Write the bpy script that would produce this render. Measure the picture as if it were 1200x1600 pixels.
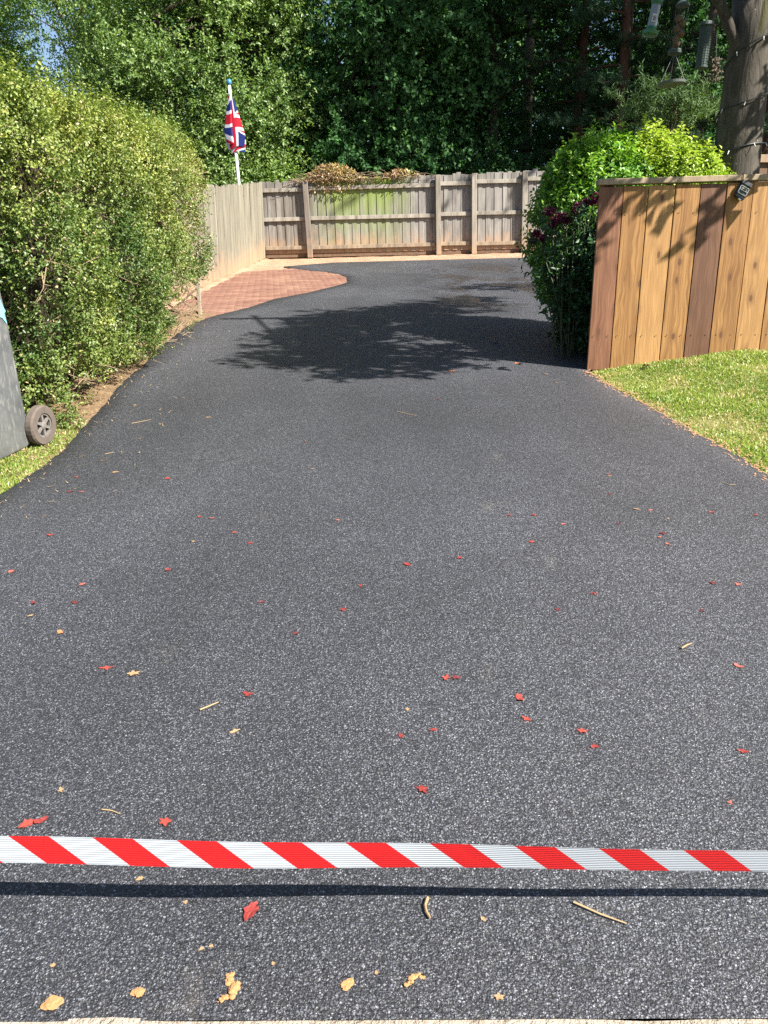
import bpy, bmesh, math, random
import numpy as np
from mathutils import Vector, Matrix, Euler, noise as mnoise

for o in list(bpy.data.objects): bpy.data.objects.remove(o)
R = math.radians
scene = bpy.context.scene
COL = scene.collection

# ------------------------------------------------------------------ camera
HC, PITCH, F = 1.30, R(15.8), 1200.0          # eye height, downward pitch, focal length in photo pixels
cam = bpy.data.cameras.new('camera')
cam.sensor_fit = 'VERTICAL'; cam.sensor_height = 36.0; cam.sensor_width = 27.0
cam.lens = 36.0 * F / 1600.0
cam.clip_start = 0.05; cam.clip_end = 600
camo = bpy.data.objects.new('camera', cam); COL.objects.link(camo)
camo.location = (0, 0, HC); camo.rotation_euler = (R(90) - PITCH, 0, 0)
scene.camera = camo

# ------------------------------------------------------------------ light
SUN_EL, SUN_PHI = R(44), R(33)                # elevation; angle of the sun behind the +X axis
S = Vector((math.cos(SUN_EL) * math.cos(SUN_PHI), -math.cos(SUN_EL) * math.sin(SUN_PHI), math.sin(SUN_EL)))
world = bpy.data.worlds.new('World'); scene.world = world; world.use_nodes = True
wn = world.node_tree.nodes; wl = world.node_tree.links
sky = wn.new('ShaderNodeTexSky'); sky.sky_type = 'NISHITA'; sky.sun_disc = False
sky.sun_elevation = SUN_EL; sky.sun_rotation = math.atan2(S.x, S.y)
sky.air_density = 1.0; sky.dust_density = 0.6; sky.ozone_density = 1.2
bg = wn.get('Background') or wn.new('ShaderNodeBackground')
bg.inputs['Strength'].default_value = 0.055
wl.new(sky.outputs[0], bg.inputs['Color'])
sun = bpy.data.lights.new('sun', 'SUN'); sun.energy = 5.0; sun.angle = R(0.53); sun.color = (1.0, 0.955, 0.88)
suno = bpy.data.objects.new('sun', sun); COL.objects.link(suno)
suno.rotation_euler = S.to_track_quat('Z', 'Y').to_euler()
vs = scene.view_settings
vs.view_transform = 'Standard'; vs.look = 'None'; vs.gamma = 1.0; vs.use_curve_mapping = False
vs.exposure = 1.75
scene.render.engine = 'CYCLES'
scene.cycles.max_bounces = 8; scene.cycles.transparent_max_bounces = 12
scene.cycles.diffuse_bounces = 3; scene.cycles.glossy_bounces = 3; scene.cycles.transmission_bounces = 5
scene.cycles.caustics_reflective = False; scene.cycles.caustics_refractive = False
scene.cycles.use_denoising = False

# ------------------------------------------------------------------ place geometry
CP, SP = math.cos(PITCH), math.sin(PITCH)
def gz(x, y):
    """height of the sloping ground"""
    yy = np.clip(y, -6, 23); xx = np.clip(x, -6, 6)
    return 0.114 * yy + 0.00133 * xx * np.clip(y, 0, 19)
def ray(px, py):
    cx, cy = (px - 600) / F, (800 - py) / F
    return Vector((cx, CP + cy * SP, -SP + cy * CP))
def at(px, py, Y):
    d = ray(px, py); t = Y / d.y
    return Vector((d.x * t, Y, HC + d.z * t))
def gp(px, py):
    """ground point where the photo shows it"""
    d = ray(px, py); t0, t1 = 0.3, 60.0
    for _ in range(50):
        t = (t0 + t1) / 2
        if HC + d.z * t > float(gz(d.x * t, d.y * t)): t0 = t
        else: t1 = t
    return Vector((d.x * t, d.y * t, float(gz(d.x * t, d.y * t))))

# ------------------------------------------------------------------ object helpers
W = {}                                         # world origin of each object
def tag(o, label=None, cat=None, group=None, kind=None):
    if label: o['label'] = label
    if cat: o['category'] = cat
    if group: o['group'] = group
    if kind: o['kind'] = kind
    return o
def thing(name, label, cat, loc, group=None):
    o = bpy.data.objects.new(name, None); COL.objects.link(o)
    o.location = loc; o.empty_display_size = 0.1; W[o.name] = Vector(loc)
    return tag(o, label, cat, group)
def link(name, me, mat, parent=None, loc=(0, 0, 0), rot=None, scale=None):
    """place mesh `me` (built round its own origin) at world position loc"""
    o = bpy.data.objects.new(name, me); COL.objects.link(o)
    if mat is not None and len(me.materials) == 0: me.materials.append(mat)
    loc = Vector(loc); W[o.name] = loc
    if parent is not None:
        o.parent = parent; o.location = loc - W[parent.name]
    else: o.location = loc
    if rot is not None: o.rotation_euler = rot
    if scale is not None: o.scale = scale
    return o

class MB:
    def __init__(s): s.v = []; s.f = []; s.m = []
    def add(s, vs, fs, mi=0):
        b = len(s.v); s.v += [tuple(p) for p in vs]; s.f += [tuple(i + b for i in f) for f in fs]; s.m += [mi] * len(fs)
    def box(s, c, size, rot=None, mi=0):
        hx, hy, hz = size[0] / 2, size[1] / 2, size[2] / 2
        P = [Vector((x, y, z)) for x in (-hx, hx) for y in (-hy, hy) for z in (-hz, hz)]
        if rot is not None:
            M = rot if isinstance(rot, Matrix) else Euler(rot).to_matrix(); P = [M @ p for p in P]
        c = Vector(c)
        s.add([p + c for p in P], [(0, 1, 3, 2), (4, 6, 7, 5), (0, 4, 5, 1), (2, 3, 7, 6), (0, 2, 6, 4), (1, 5, 7, 3)], mi)
    def tube(s, pts, rad, n=6, mi=0, cap=True):
        pts = [Vector(p) for p in pts]
        if not hasattr(rad, '__len__'): rad = [rad] * len(pts)
        vs, fs = [], []
        a = None
        for i, p in enumerate(pts):
            t = (pts[min(i + 1, len(pts) - 1)] - pts[max(i - 1, 0)])
            if t.length < 1e-9: t = Vector((0, 0, 1))
            t.normalize()
            if a is None: a = t.orthogonal().normalized()
            a = (a - t * a.dot(t)); a = a.normalized() if a.length > 1e-6 else t.orthogonal().normalized()
            b = t.cross(a)
            for k in range(n):
                q = 2 * math.pi * k / n
                vs.append(p + (a * math.cos(q) + b * math.sin(q)) * rad[i])
        for i in range(len(pts) - 1):
            for k in range(n):
                k2 = (k + 1) % n
                fs.append((i * n + k, i * n + k2, (i + 1) * n + k2, (i + 1) * n + k))
        if cap:
            fs.append(tuple(reversed(range(n)))); fs.append(tuple(range((len(pts) - 1) * n, len(pts) * n)))
        s.add(vs, fs, mi)
    def lathe(s, prof, c=(0, 0, 0), n=20, M=None, mi=0, cap=True):
        c = Vector(c); vs, fs = [], []
        for r, z in prof:
            for k in range(n):
                q = 2 * math.pi * k / n; p = Vector((r * math.cos(q), r * math.sin(q), z))
                if M is not None: p = M @ p
                vs.append(p + c)
        for i in range(len(prof) - 1):
            for k in range(n):
                k2 = (k + 1) % n
                fs.append((i * n + k, i * n + k2, (i + 1) * n + k2, (i + 1) * n + k))
        if cap: fs.append(tuple(reversed(range(n)))); fs.append(tuple(range((len(prof) - 1) * n, len(prof) * n)))
        s.add(vs, fs, mi)
    def mesh(s, name, origin=(0, 0, 0), smooth=False, mats=None):
        o = Vector(origin); me = bpy.data.meshes.new(name)
        me.from_pydata([tuple(Vector(p) - o) for p in s.v], [], s.f)
        if mats:
            for m in mats: me.materials.append(m)
            me.polygons.foreach_set('material_index', s.m)
        if smooth: me.polygons.foreach_set('use_smooth', [True] * len(me.polygons))
        me.update(); return me
    def build(s, name, mat, parent=None, loc=None, smooth=False, mats=None):
        """vertices are in world space; origin = loc or the parent's origin"""
        if loc is None: loc = W[parent.name] if parent is not None else (0, 0, 0)
        return link(name, s.mesh(name, loc, smooth, mats), mat, parent, loc)

def np_mesh(name, verts, tris, attrs=None, origin=(0, 0, 0), smooth=False):
    verts = (np.asarray(verts, dtype=np.float64) - np.array(origin)).astype(np.float32); tris = np.asarray(tris, dtype=np.int32)
    me = bpy.data.meshes.new(name)
    k = tris.shape[1]
    me.vertices.add(len(verts)); me.vertices.foreach_set('co', verts.ravel())
    me.loops.add(tris.size); me.loops.foreach_set('vertex_index', tris.ravel())
    me.polygons.add(len(tris)); me.polygons.foreach_set('loop_start', np.arange(0, tris.size, k, dtype=np.int32))
    me.update(calc_edges=True)
    if smooth: me.polygons.foreach_set('use_smooth', np.ones(len(tris), dtype=bool))
    for nme, arr in (attrs or {}).items():
        a = me.attributes.new(nme, 'FLOAT', 'POINT'); a.data.foreach_set('value', np.asarray(arr, dtype=np.float32))
    return me
def nrmz(a): return a / np.maximum(np.linalg.norm(a, axis=-1, keepdims=True), 1e-9)
def vnoise(p, s=1.0, seed=0.0):
    """cheap smooth pseudo noise in about -1..1 for arrays of points"""
    x, y, z = p[..., 0] * s + seed, p[..., 1] * s + seed * 1.7, p[..., 2] * s - seed * 0.6
    return (np.sin(1.7 * x + 1.3 * np.sin(1.1 * y + .7 * z)) + np.sin(2.3 * y + 1.1 * np.sin(1.9 * z - .6 * x) + 1.7)
            + np.sin(1.9 * z + 1.4 * np.sin(1.3 * x + .9 * y) + 3.1)) / 3.0

def leaf_quads(c, axis, nrm, L, Wd, fold=0.22):
    s = nrmz(np.cross(nrm, axis)); L = np.broadcast_to(np.asarray(L), (len(c),))[:, None]; Wd = np.broadcast_to(np.asarray(Wd), (len(c),))[:, None]
    b = c - axis * L / 2; t = c + axis * L / 2 - nrm * L * 0.10; m = c - axis * L * 0.06
    l = m + s * Wd / 2 + nrm * Wd * fold; r = m - s * Wd / 2 + nrm * Wd * fold
    v = np.stack([b, l, t, r], 1).reshape(-1, 3)
    i = np.arange(len(c))[:, None] * 4
    tri = np.concatenate([i + np.array([[0, 2, 1]]), i + np.array([[0, 3, 2]])], 1).reshape(-1, 3)
    return v, tri
def sprig_leaves(base, d, length, m, L, Wd, rng, spread=1.0, upw=0.5, jit=0.35, lvar=0.3):
    """m leaves set round each little shoot; returns verts, tris, leaf centres"""
    K = len(base); length = np.broadcast_to(np.asarray(length), (K,))
    t = ((np.arange(m) + rng.random((K, m))) / m)
    pos = base[:, None] + d[:, None] * (length[:, None] * t)[..., None]
    e1 = nrmz(np.cross(d, rng.normal(size=(K, 3)))); e2 = np.cross(d, e1)
    a = np.arange(m)[None] * 2.4 + rng.random((K, 1)) * 6.28 + rng.normal(size=(K, m)) * .4
    p = e1[:, None] * np.cos(a)[..., None] + e2[:, None] * np.sin(a)[..., None]
    ax = nrmz(d[:, None] * 0.55 + p * spread + rng.normal(size=(K, m, 3)) * jit)
    up = d[:, None] * 0.6 + np.array([0, 0, upw]) + rng.normal(size=(K, m, 3)) * jit
    nr = nrmz(up - ax * (up * ax).sum(-1, keepdims=True))
    l = L * (1 - lvar / 2 + lvar * rng.random((K, m)))
    c = (pos + ax * (l / 2)[..., None]).reshape(-1, 3)
    l = l.reshape(-1)
    v, tri = leaf_quads(c, ax.reshape(-1, 3), nr.reshape(-1, 3), l, l * (Wd / L))
    return v, tri, c
def join_np(parts):
    vs, ts, at_, off = [], [], [], 0
    for v, t, a in parts:
        vs.append(v); ts.append(t + off); at_.append(a); off += len(v)
    return np.concatenate(vs), np.concatenate(ts), np.concatenate(at_)

# ------------------------------------------------------------------ materials
def new_mat(name):
    m = bpy.data.materials.new(name); m.use_nodes = True
    nt = m.node_tree; b = nt.nodes['Principled BSDF']
    return m, nt, b
def nd(nt, typ, ins=None, **props):
    n = nt.nodes.new(typ)
    for k, v in props.items(): setattr(n, k, v)
    for k, v in (ins or {}).items():
        if isinstance(v, bpy.types.NodeSocket): nt.links.new(v, n.inputs[k])
        else: n.inputs[k].default_value = v
    return n
def mth(nt, op, a, b=None, c=None):
    ins = {0: a}
    if b is not None: ins[1] = b
    if c is not None: ins[2] = c
    return nd(nt, 'ShaderNodeMath', ins, operation=op).outputs[0]
def mixc(nt, f, a, b, mode='MIX'):
    n = nt.nodes.new('ShaderNodeMix'); n.data_type = 'RGBA'; n.blend_type = mode
    for s, v in ((n.inputs[0], f), (n.inputs[6], a), (n.inputs[7], b)):
        if isinstance(v, bpy.types.NodeSocket): nt.links.new(v, s)
        else: s.default_value = v if not isinstance(v, tuple) or len(v) == 4 else (*v, 1)
    return n.outputs[2]
def ramp(nt, f, stops, interp='LINEAR'):
    n = nt.nodes.new('ShaderNodeValToRGB'); n.color_ramp.interpolation = interp
    while len(n.color_ramp.elements) < len(stops): n.color_ramp.elements.new(0.5)
    for e, (p, c) in zip(n.color_ramp.elements, stops):
        e.position = p; e.color = (*c, 1) if len(c) == 3 else c
    nt.links.new(f, n.inputs[0]); return n.outputs[0]
def noise(nt, vec, scale, detail=3, rough=.55, dist=0.0):
    return nd(nt, 'ShaderNodeTexNoise', {'Vector': vec, 'Scale': scale, 'Detail': detail, 'Roughness': rough, 'Distortion': dist}).outputs[0]
def smap(nt, v, a, b, c=0.0, d=1.0):
    return nd(nt, 'ShaderNodeMapRange', {0: v, 1: a, 2: b, 3: c, 4: d}).outputs[0]
def objco(nt): return nd(nt, 'ShaderNodeTexCoord').outputs['Object']
def wpos(nt): return nd(nt, 'ShaderNodeNewGeometry').outputs['Position']
def bump(nt, b, h, strength, dist):
    n = nd(nt, 'ShaderNodeBump', {'Height': h, 'Strength': strength, 'Distance': dist})
    nt.links.new(n.outputs[0], b.inputs['Normal']); return n
def scaled(nt, vec, sx, sy, sz, off=None):
    n = nd(nt, 'ShaderNodeMapping', {'Vector': vec, 'Scale': (sx, sy, sz)})
    if off is not None: nt.links.new(off, n.inputs['Location'])
    return n.outputs[0]
def plain(name, col, rough=.5, metal=0.0, spec=.5, var=0.0, nscale=30):
    m, nt, b = new_mat(name)
    b.inputs['Roughness'].default_value = rough; b.inputs['Metallic'].default_value = metal
    b.inputs['Specular IOR Level'].default_value = spec
    if var:
        n = noise(nt, objco(nt), nscale, 4)
        c = mixc(nt, n, tuple(x * (1 - var) for x in col), tuple(min(1, x * (1 + var)) for x in col))
        nt.links.new(c, b.inputs['Base Color'])
        bump(nt, b, n, .15, .004)
    else: b.inputs['Base Color'].default_value = (*col, 1)
    return m
def leaf_mat(name, stops, transl=.35, rough=.42, spec=.45, tcol=None):
    m, nt, b = new_mat(name)
    a = nd(nt, 'ShaderNodeAttribute', attribute_name='tint').outputs['Fac']
    c = ramp(nt, a, stops)
    nt.links.new(c, b.inputs['Base Color']); b.inputs['Roughness'].default_value = rough; b.inputs['Specular IOR Level'].default_value = spec
    tc = mixc(nt, 1.0, c, tcol or (1.0, 1.15, .45), 'MULTIPLY')
    tr = nd(nt, 'ShaderNodeBsdfTranslucent', {'Color': tc})
    mx = nd(nt, 'ShaderNodeMixShader', {0: transl}); nt.links.new(b.outputs[0], mx.inputs[1]); nt.links.new(tr.outputs[0], mx.inputs[2])
    nt.links.new(mx.outputs[0], nt.nodes['Material Output'].inputs[0])
    return m

def m_tarmac():
    m, nt, b = new_mat('tarmac'); p = wpos(nt)
    dn = nd(nt, 'ShaderNodeTexNoise', {'Vector': p, 'Scale': 170.0, 'Detail': 2.0}).outputs['Color']
    dv = nd(nt, 'ShaderNodeVectorMath', {0: dn, 1: (.5, .5, .5)}, operation='SUBTRACT').outputs[0]
    dv = nd(nt, 'ShaderNodeVectorMath', {0: dv, 'Scale': .006}, operation='SCALE').outputs[0]
    q = nd(nt, 'ShaderNodeVectorMath', {0: p, 1: dv}, operation='ADD').outputs[0]
    v1 = nd(nt, 'ShaderNodeTexVoronoi', {'Vector': q, 'Scale': 215.0}, feature='F1', distance='MANHATTAN')
    v2 = nd(nt, 'ShaderNodeTexVoronoi', {'Vector': q, 'Scale': 360.0}, feature='F1')
    cell = nd(nt, 'ShaderNodeSeparateColor', {0: v1.outputs['Color']})
    cell2 = nd(nt, 'ShaderNodeSeparateColor', {0: v2.outputs['Color']})
    base = ramp(nt, cell.outputs[0], [(0, (.011, .0115, .014)), (.5, (.028, .029, .036)), (.76, (.070, .073, .088)), (.93, (.145, .149, .170)), (1, (.27, .272, .285))])
    base2 = ramp(nt, cell2.outputs[0], [(0, (.011, .0115, .014)), (.6, (.044, .046, .055)), (1, (.18, .183, .198))])
    base = mixc(nt, smap(nt, cell.outputs[1], .45, .6), base, base2)             # some stones are finer grit
    base = mixc(nt, smap(nt, v1.outputs['Distance'], .48, .78, 0, .9), base, (.009, .0092, .011))      # bitumen between the stones
    big = noise(nt, p, .42, 4, .6); band = noise(nt, scaled(nt, p, 1.2, .16, 1), 1.0, 4); mid = noise(nt, p, 1.9, 5, .65)
    base = nd(nt, 'ShaderNodeVectorMath', {0: base, 'Scale': smap(nt, big, .36, .64, .95, 1.75)}, operation='SCALE').outputs[0]   # drier, dustier areas
    base = mixc(nt, smap(nt, band, .50, .74, 0, .35), base, (.015, .0155, .019)) # darker roller lanes
    base = mixc(nt, smap(nt, mid, .56, .74, 0, .25), base, (.022, .0225, .026))
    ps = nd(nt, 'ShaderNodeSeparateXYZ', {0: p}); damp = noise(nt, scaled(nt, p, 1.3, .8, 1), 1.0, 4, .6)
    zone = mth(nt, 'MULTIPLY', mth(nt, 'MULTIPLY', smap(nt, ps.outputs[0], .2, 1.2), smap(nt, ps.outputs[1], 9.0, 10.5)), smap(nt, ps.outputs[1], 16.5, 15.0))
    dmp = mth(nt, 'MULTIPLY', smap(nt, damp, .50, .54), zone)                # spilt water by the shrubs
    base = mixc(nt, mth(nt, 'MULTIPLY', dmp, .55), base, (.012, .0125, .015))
    dust = noise(nt, p, 2.6, 7, .75)
    base = mixc(nt, smap(nt, dust, .62, .80, 0, .30), base, (.19, .165, .13))
    nt.links.new(base, b.inputs['Base Color'])
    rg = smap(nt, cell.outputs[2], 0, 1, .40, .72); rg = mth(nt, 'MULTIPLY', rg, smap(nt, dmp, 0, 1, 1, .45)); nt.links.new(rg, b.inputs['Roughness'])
    b.inputs['Specular IOR Level'].default_value = .6
    sub = nd(nt, 'ShaderNodeVectorMath', {0: q, 1: v1.outputs['Position']}, operation='SUBTRACT').outputs[0]
    off = nd(nt, 'ShaderNodeVectorMath', {0: v1.outputs['Color'], 1: (.5, .5, .5)}, operation='SUBTRACT').outputs[0]
    tilt = nd(nt, 'ShaderNodeVectorMath', {0: sub, 1: off}, operation='DOT_PRODUCT').outputs['Value']
    h = mth(nt, 'ADD', mth(nt, 'MULTIPLY', v1.outputs['Distance'], -.45), mth(nt, 'MULTIPLY', tilt, 230.0))
    h = mth(nt, 'ADD', h, mth(nt, 'MULTIPLY', cell.outputs[1], .45))
    h = mth(nt, 'ADD', h, mth(nt, 'MULTIPLY', v2.outputs['Distance'], -.35))
    bump(nt, b, h, .9, .0034)
    return m
def m_wood(name, ca, cb, knot=(.10, .045, .02), rough=.62, gsc=1.0, knots=True, streak=.5):
    m, nt, b = new_mat(name); p = objco(nt)
    rnd = nd(nt, 'ShaderNodeObjectInfo').outputs['Random']
    off = nd(nt, 'ShaderNodeCombineXYZ', {0: mth(nt, 'MULTIPLY', rnd, 37.0), 1: mth(nt, 'MULTIPLY', rnd, 11.0), 2: mth(nt, 'MULTIPLY', rnd, 53.0)}).outputs[0]
    q = nd(nt, 'ShaderNodeVectorMath', {0: p, 1: off}, operation='ADD').outputs[0]
    sq = nd(nt, 'ShaderNodeSeparateXYZ', {0: q})
    k2 = nd(nt, 'ShaderNodeCombineXYZ', {0: mth(nt, 'MULTIPLY', sq.outputs[0], 8.5), 1: mth(nt, 'MULTIPLY', sq.outputs[2], 4.0)}).outputs[0]
    kv = nd(nt, 'ShaderNodeTexVoronoi', {'Vector': k2, 'Scale': 1.0, 'Randomness': 1.0}, feature='F1', voronoi_dimensions='2D')
    kd = kv.outputs['Distance']
    bend = mth(nt, 'MULTIPLY', smap(nt, kd, .0, .5, 1, 0), .02)
    qx = nd(nt, 'ShaderNodeVectorMath', {0: q, 1: nd(nt, 'ShaderNodeCombineXYZ', {0: bend}).outputs[0]}, operation='ADD').outputs[0]
    g1 = noise(nt, scaled(nt, qx, 60 * gsc, 60 * gsc, 2.2), 1.0, 4, .6, .3)
    g2 = noise(nt, scaled(nt, qx, 17 * gsc, 17 * gsc, .55), 1.0, 3, .5, .35)
    g3 = noise(nt, scaled(nt, qx, 190 * gsc, 190 * gsc, 7), 1.0, 2)
    rings = mth(nt, 'MULTIPLY', mth(nt, 'ADD', mth(nt, 'SINE', mth(nt, 'MULTIPLY', g2, 60.0)), 1.0), .5)
    f = mth(nt, 'ADD', mth(nt, 'MULTIPLY', g1, .62), mth(nt, 'ADD', mth(nt, 'MULTIPLY', g2, .25), mth(nt, 'MULTIPLY', rings, .13)))
    c = mixc(nt, smap(nt, f, .36, .64), ca, cb)
    c = mixc(nt, mth(nt, 'MULTIPLY', smap(nt, g3, .5, .75), streak * .45), c, tuple(x * .55 for x in ca))
    c = mixc(nt, mth(nt, 'MULTIPLY', mth(nt, 'SUBTRACT', rnd, .45), .6), c, tuple(min(1, x * 1.35) for x in cb))
    if knots:
        kn = noise(nt, scaled(nt, q, 40, 40, 22), 1.0, 2)
        sel = nd(nt, 'ShaderNodeSeparateColor', {0: kv.outputs['Color']}).outputs[0]
        kk = mth(nt, 'MULTIPLY', smap(nt, mth(nt, 'ADD', kd, mth(nt, 'MULTIPLY', kn, .06)), .115, .15, 1, 0), smap(nt, sel, .74, .76))
        halo = mth(nt, 'MULTIPLY', smap(nt, kd, .10, .34, .55, 0), smap(nt, sel, .74, .76))
        c = mixc(nt, halo, c, tuple((x + y) / 2 for x, y in zip(ca, knot)))
        c = mixc(nt, mth(nt, 'MULTIPLY', kk, .9), c, knot)
    nt.links.new(c, b.inputs['Base Color']); b.inputs['Roughness'].default_value = rough; b.inputs['Specular IOR Level'].default_value = .3
    wth = noise(nt, scaled(nt, q, 6, 6, 1.6), 1.0, 5, .7)
    c = mixc(nt, smap(nt, wth, .45, .75, 0, .35), c, tuple(x * .62 for x in ca))
    nt.links.new(c, b.inputs['Base Color'])
    bump(nt, b, mth(nt, 'ADD', g1, mth(nt, 'MULTIPLY', g3, .5)), .35, .003)
    return m, nt, b, c
def m_grey_fence(name, ca, cb, algae, splash=True):
    m, nt, b, c = m_wood(name, ca, cb, knot=(.10, .085, .07), rough=.85, knots=False, streak=1.0)
    P = wpos(nt); sp = nd(nt, 'ShaderNodeSeparateXYZ', {0: P}); lz = nd(nt, 'ShaderNodeSeparateXYZ', {0: objco(nt)}).outputs[2]
    blotch = noise(nt, scaled(nt, P, 9, 9, 1.2), 1.0, 4, .65)
    c = mixc(nt, smap(nt, blotch, .44, .68, 0, .75), c, (.10, .085, .068))
    old = mth(nt, 'MULTIPLY', smap(nt, sp.outputs[0], -.9, -2.0), smap(nt, noise(nt, scaled(nt, P, 14, 14, 1.0), 1.0, 4, .7), .38, .6, 0, .6)) if algae else None
    if algae: c = mixc(nt, old, c, (.085, .066, .05))
    if algae:
        n1 = noise(nt, scaled(nt, P, 6.5, 6.5, .9), 1.0, 3, .6)
        mx = mth(nt, 'MULTIPLY', smap(nt, sp.outputs[0], -1.75, -1.2), smap(nt, sp.outputs[0], .15, .75, 1, 0))
        hi = smap(nt, lz, .25, 1.0, .25, 1.0)
        fac = mth(nt, 'MULTIPLY', mth(nt, 'MULTIPLY', mx, hi), smap(nt, n1, .30, .50))
        c = mixc(nt, mth(nt, 'MULTIPLY', fac, .95), c, (.15, .22, .016))
    n2 = noise(nt, scaled(nt, P, 5, 5, 3), 1.0, 4, .65)
    sand = smap(nt, mth(nt, 'ADD', lz, mth(nt, 'MULTIPLY', n2, -.75)), -.42, -.10, .8, 0) if splash else None
    if splash: c = mixc(nt, sand, c, (.36, .22, .125))
    nt.links.new(c, b.inputs['Base Color'])
    return m
def m_sand():
    m, nt, b = new_mat('sand'); p = wpos(nt)
    n1 = noise(nt, p, 3.0, 6, .65); n2 = noise(nt, p, 40, 4, .7)
    c = mixc(nt, smap(nt, n1, .35, .65), (.33, .20, .125), (.42, .285, .195))
    c = mixc(nt, smap(nt, n2, .5, .72, 0, .6), c, (.24, .135, .075))
    nt.links.new(c, b.inputs['Base Color']); b.inputs['Roughness'].default_value = .95; b.inputs['Specular IOR Level'].default_value = .1
    bump(nt, b, mth(nt, 'ADD', n1, mth(nt, 'MULTIPLY', n2, .6)), 1.0, .05)
    return m
def m_brick():
    m, nt, b = new_mat('paving_brick'); p = wpos(nt)
    v = nd(nt, 'ShaderNodeAttribute', attribute_name='tint').outputs['Fac']
    c = ramp(nt, v, [(0, (.128, .058, .042)), (.35, (.142, .066, .048)), (.7, (.155, .073, .052)), (1, (.175, .088, .063))])
    n = noise(nt, scaled(nt, p, .8, 2.2, 1), 1.6, 6, .72)
    c = mixc(nt, smap(nt, n, .46, .72, .10, .75), c, (.30, .185, .125))          # drifted sand
    n2 = noise(nt, p, 60, 3)
    nt.links.new(c, b.inputs['Base Color']); b.inputs['Roughness'].default_value = .9; b.inputs['Specular IOR Level'].default_value = .2
    bump(nt, b, n2, .4, .003); return m
def m_soil(name, a, bb, straw):
    m, nt, b = new_mat(name); p = wpos(nt)
    n1 = noise(nt, p, 7, 6, .7); n2 = noise(nt, p, 60, 4, .7)
    c = mixc(nt, smap(nt, n1, .35, .65), a, bb)
    c = mixc(nt, smap(nt, n2, .5, .72, 0, .8), c, straw)
    nt.links.new(c, b.inputs['Base Color']); b.inputs['Roughness'].default_value = .95; b.inputs['Specular IOR Level'].default_value = .1
    bump(nt, b, mth(nt, 'ADD', n1, mth(nt, 'MULTIPLY', n2, .6)), .8, .03); return m
def m_bark(name, a, bb, moss=None, sc=1.0):
    m, nt, b = new_mat(name); p = objco(nt)
    n1 = noise(nt, scaled(nt, p, 16 * sc, 16 * sc, 3.5 * sc), 1.0, 6, .65, .6); n2 = noise(nt, p, 3.0 * sc, 4)
    c = mixc(nt, smap(nt, n1, .35, .65), a, bb)
    if moss: c = mixc(nt, smap(nt, n2, .48, .62, 0, .8), c, moss)
    n3 = noise(nt, p, 26, 3); c = mixc(nt, smap(nt, n3, .70, .76, 0, .7), c, (.24, .24, .22))    # lichen spots
    nt.links.new(c, b.inputs['Base Color']); b.inputs['Roughness'].default_value = .9; b.inputs['Specular IOR Level'].default_value = .2
    bump(nt, b, n1, .9, .02); return m
def m_tape():
    m, nt, b = new_mat('tape_print'); uv = nd(nt, 'ShaderNodeUVMap').outputs[0]
    s = nd(nt, 'ShaderNodeSeparateXYZ', {0: uv})
    fr = mth(nt, 'FRACT', mth(nt, 'ADD', s.outputs[0], mth(nt, 'MULTIPLY', s.outputs[1], -.42)))
    msk = mth(nt, 'GREATER_THAN', fr, .52)
    rib = mth(nt, 'SINE', mth(nt, 'MULTIPLY', s.outputs[1], 75.0))
    rib2 = mth(nt, 'MULTIPLY', mth(nt, 'ADD', rib, 1.0), .5)
    white = mixc(nt, mth(nt, 'POWER', rib2, 3.0), (.38, .41, .44), (.33, .36, .39)); red = mixc(nt, mth(nt, 'POWER', rib2, 3.0), (.50, .010, .012), (.40, .008, .01))
    nt.links.new(mixc(nt, msk, white, red), b.inputs['Base Color'])
    b.inputs['Roughness'].default_value = .38; b.inputs['Specular IOR Level'].default_value = .4
    bump(nt, b, rib, .35, .0008); return m
def m_flag():
    m, nt, b = new_mat('flag_print')
    a = nd(nt, 'ShaderNodeVertexColor', layer_name='print').outputs[0]
    nt.links.new(a, b.inputs['Base Color']); b.inputs['Roughness'].default_value = .7; b.inputs['Specular IOR Level'].default_value = .2
    tr = nd(nt, 'ShaderNodeBsdfTranslucent', {'Color': a}); mx = nd(nt, 'ShaderNodeMixShader', {0: .3})
    nt.links.new(b.outputs[0], mx.inputs[1]); nt.links.new(tr.outputs[0], mx.inputs[2]); nt.links.new(mx.outputs[0], nt.nodes['Material Output'].inputs[0])
    return m

def m_scuffed():
    m, nt, b = new_mat('bin_plastic'); p = objco(nt)
    n1 = noise(nt, p, 5, 5, .65); n2 = noise(nt, scaled(nt, p, 60, 60, 14), 1.0, 4, .7); n3 = noise(nt, scaled(nt, p, 25, 25, 160), 1.0, 3, .6)
    c = mixc(nt, smap(nt, n1, .35, .68), (.075, .079, .080), (.16, .163, .158))
    c = mixc(nt, smap(nt, n2, .52, .68, 0, .65), c, (.27, .26, .235)); c = mixc(nt, smap(nt, n3, .64, .74, 0, .4), c, (.20, .20, .19))
    nt.links.new(c, b.inputs['Base Color']); b.inputs['Roughness'].default_value = .6; b.inputs['Specular IOR Level'].default_value = .35
    bump(nt, b, n2, .12, .002); return m
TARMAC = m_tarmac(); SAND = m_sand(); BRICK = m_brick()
SOIL = m_soil('verge_soil', (.11, .072, .044), (.21, .14, .08), (.34, .24, .13))
EARTH = m_soil('earth', (.06, .05, .03), (.10, .085, .05), (.07, .10, .03))
TURF = m_soil('turf', (.13, .15, .04), (.22, .20, .075), (.34, .27, .12))
NEW_A = m_wood('new_timber_honey', (.165, .075, .023), (.33, .175, .060))[0]
NEW_B = m_wood('new_timber_pink', (.125, .052, .027), (.23, .108, .056))[0]
NEW_C = m_wood('new_timber_brown', (.088, .040, .022), (.155, .076, .041))[0]
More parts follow.
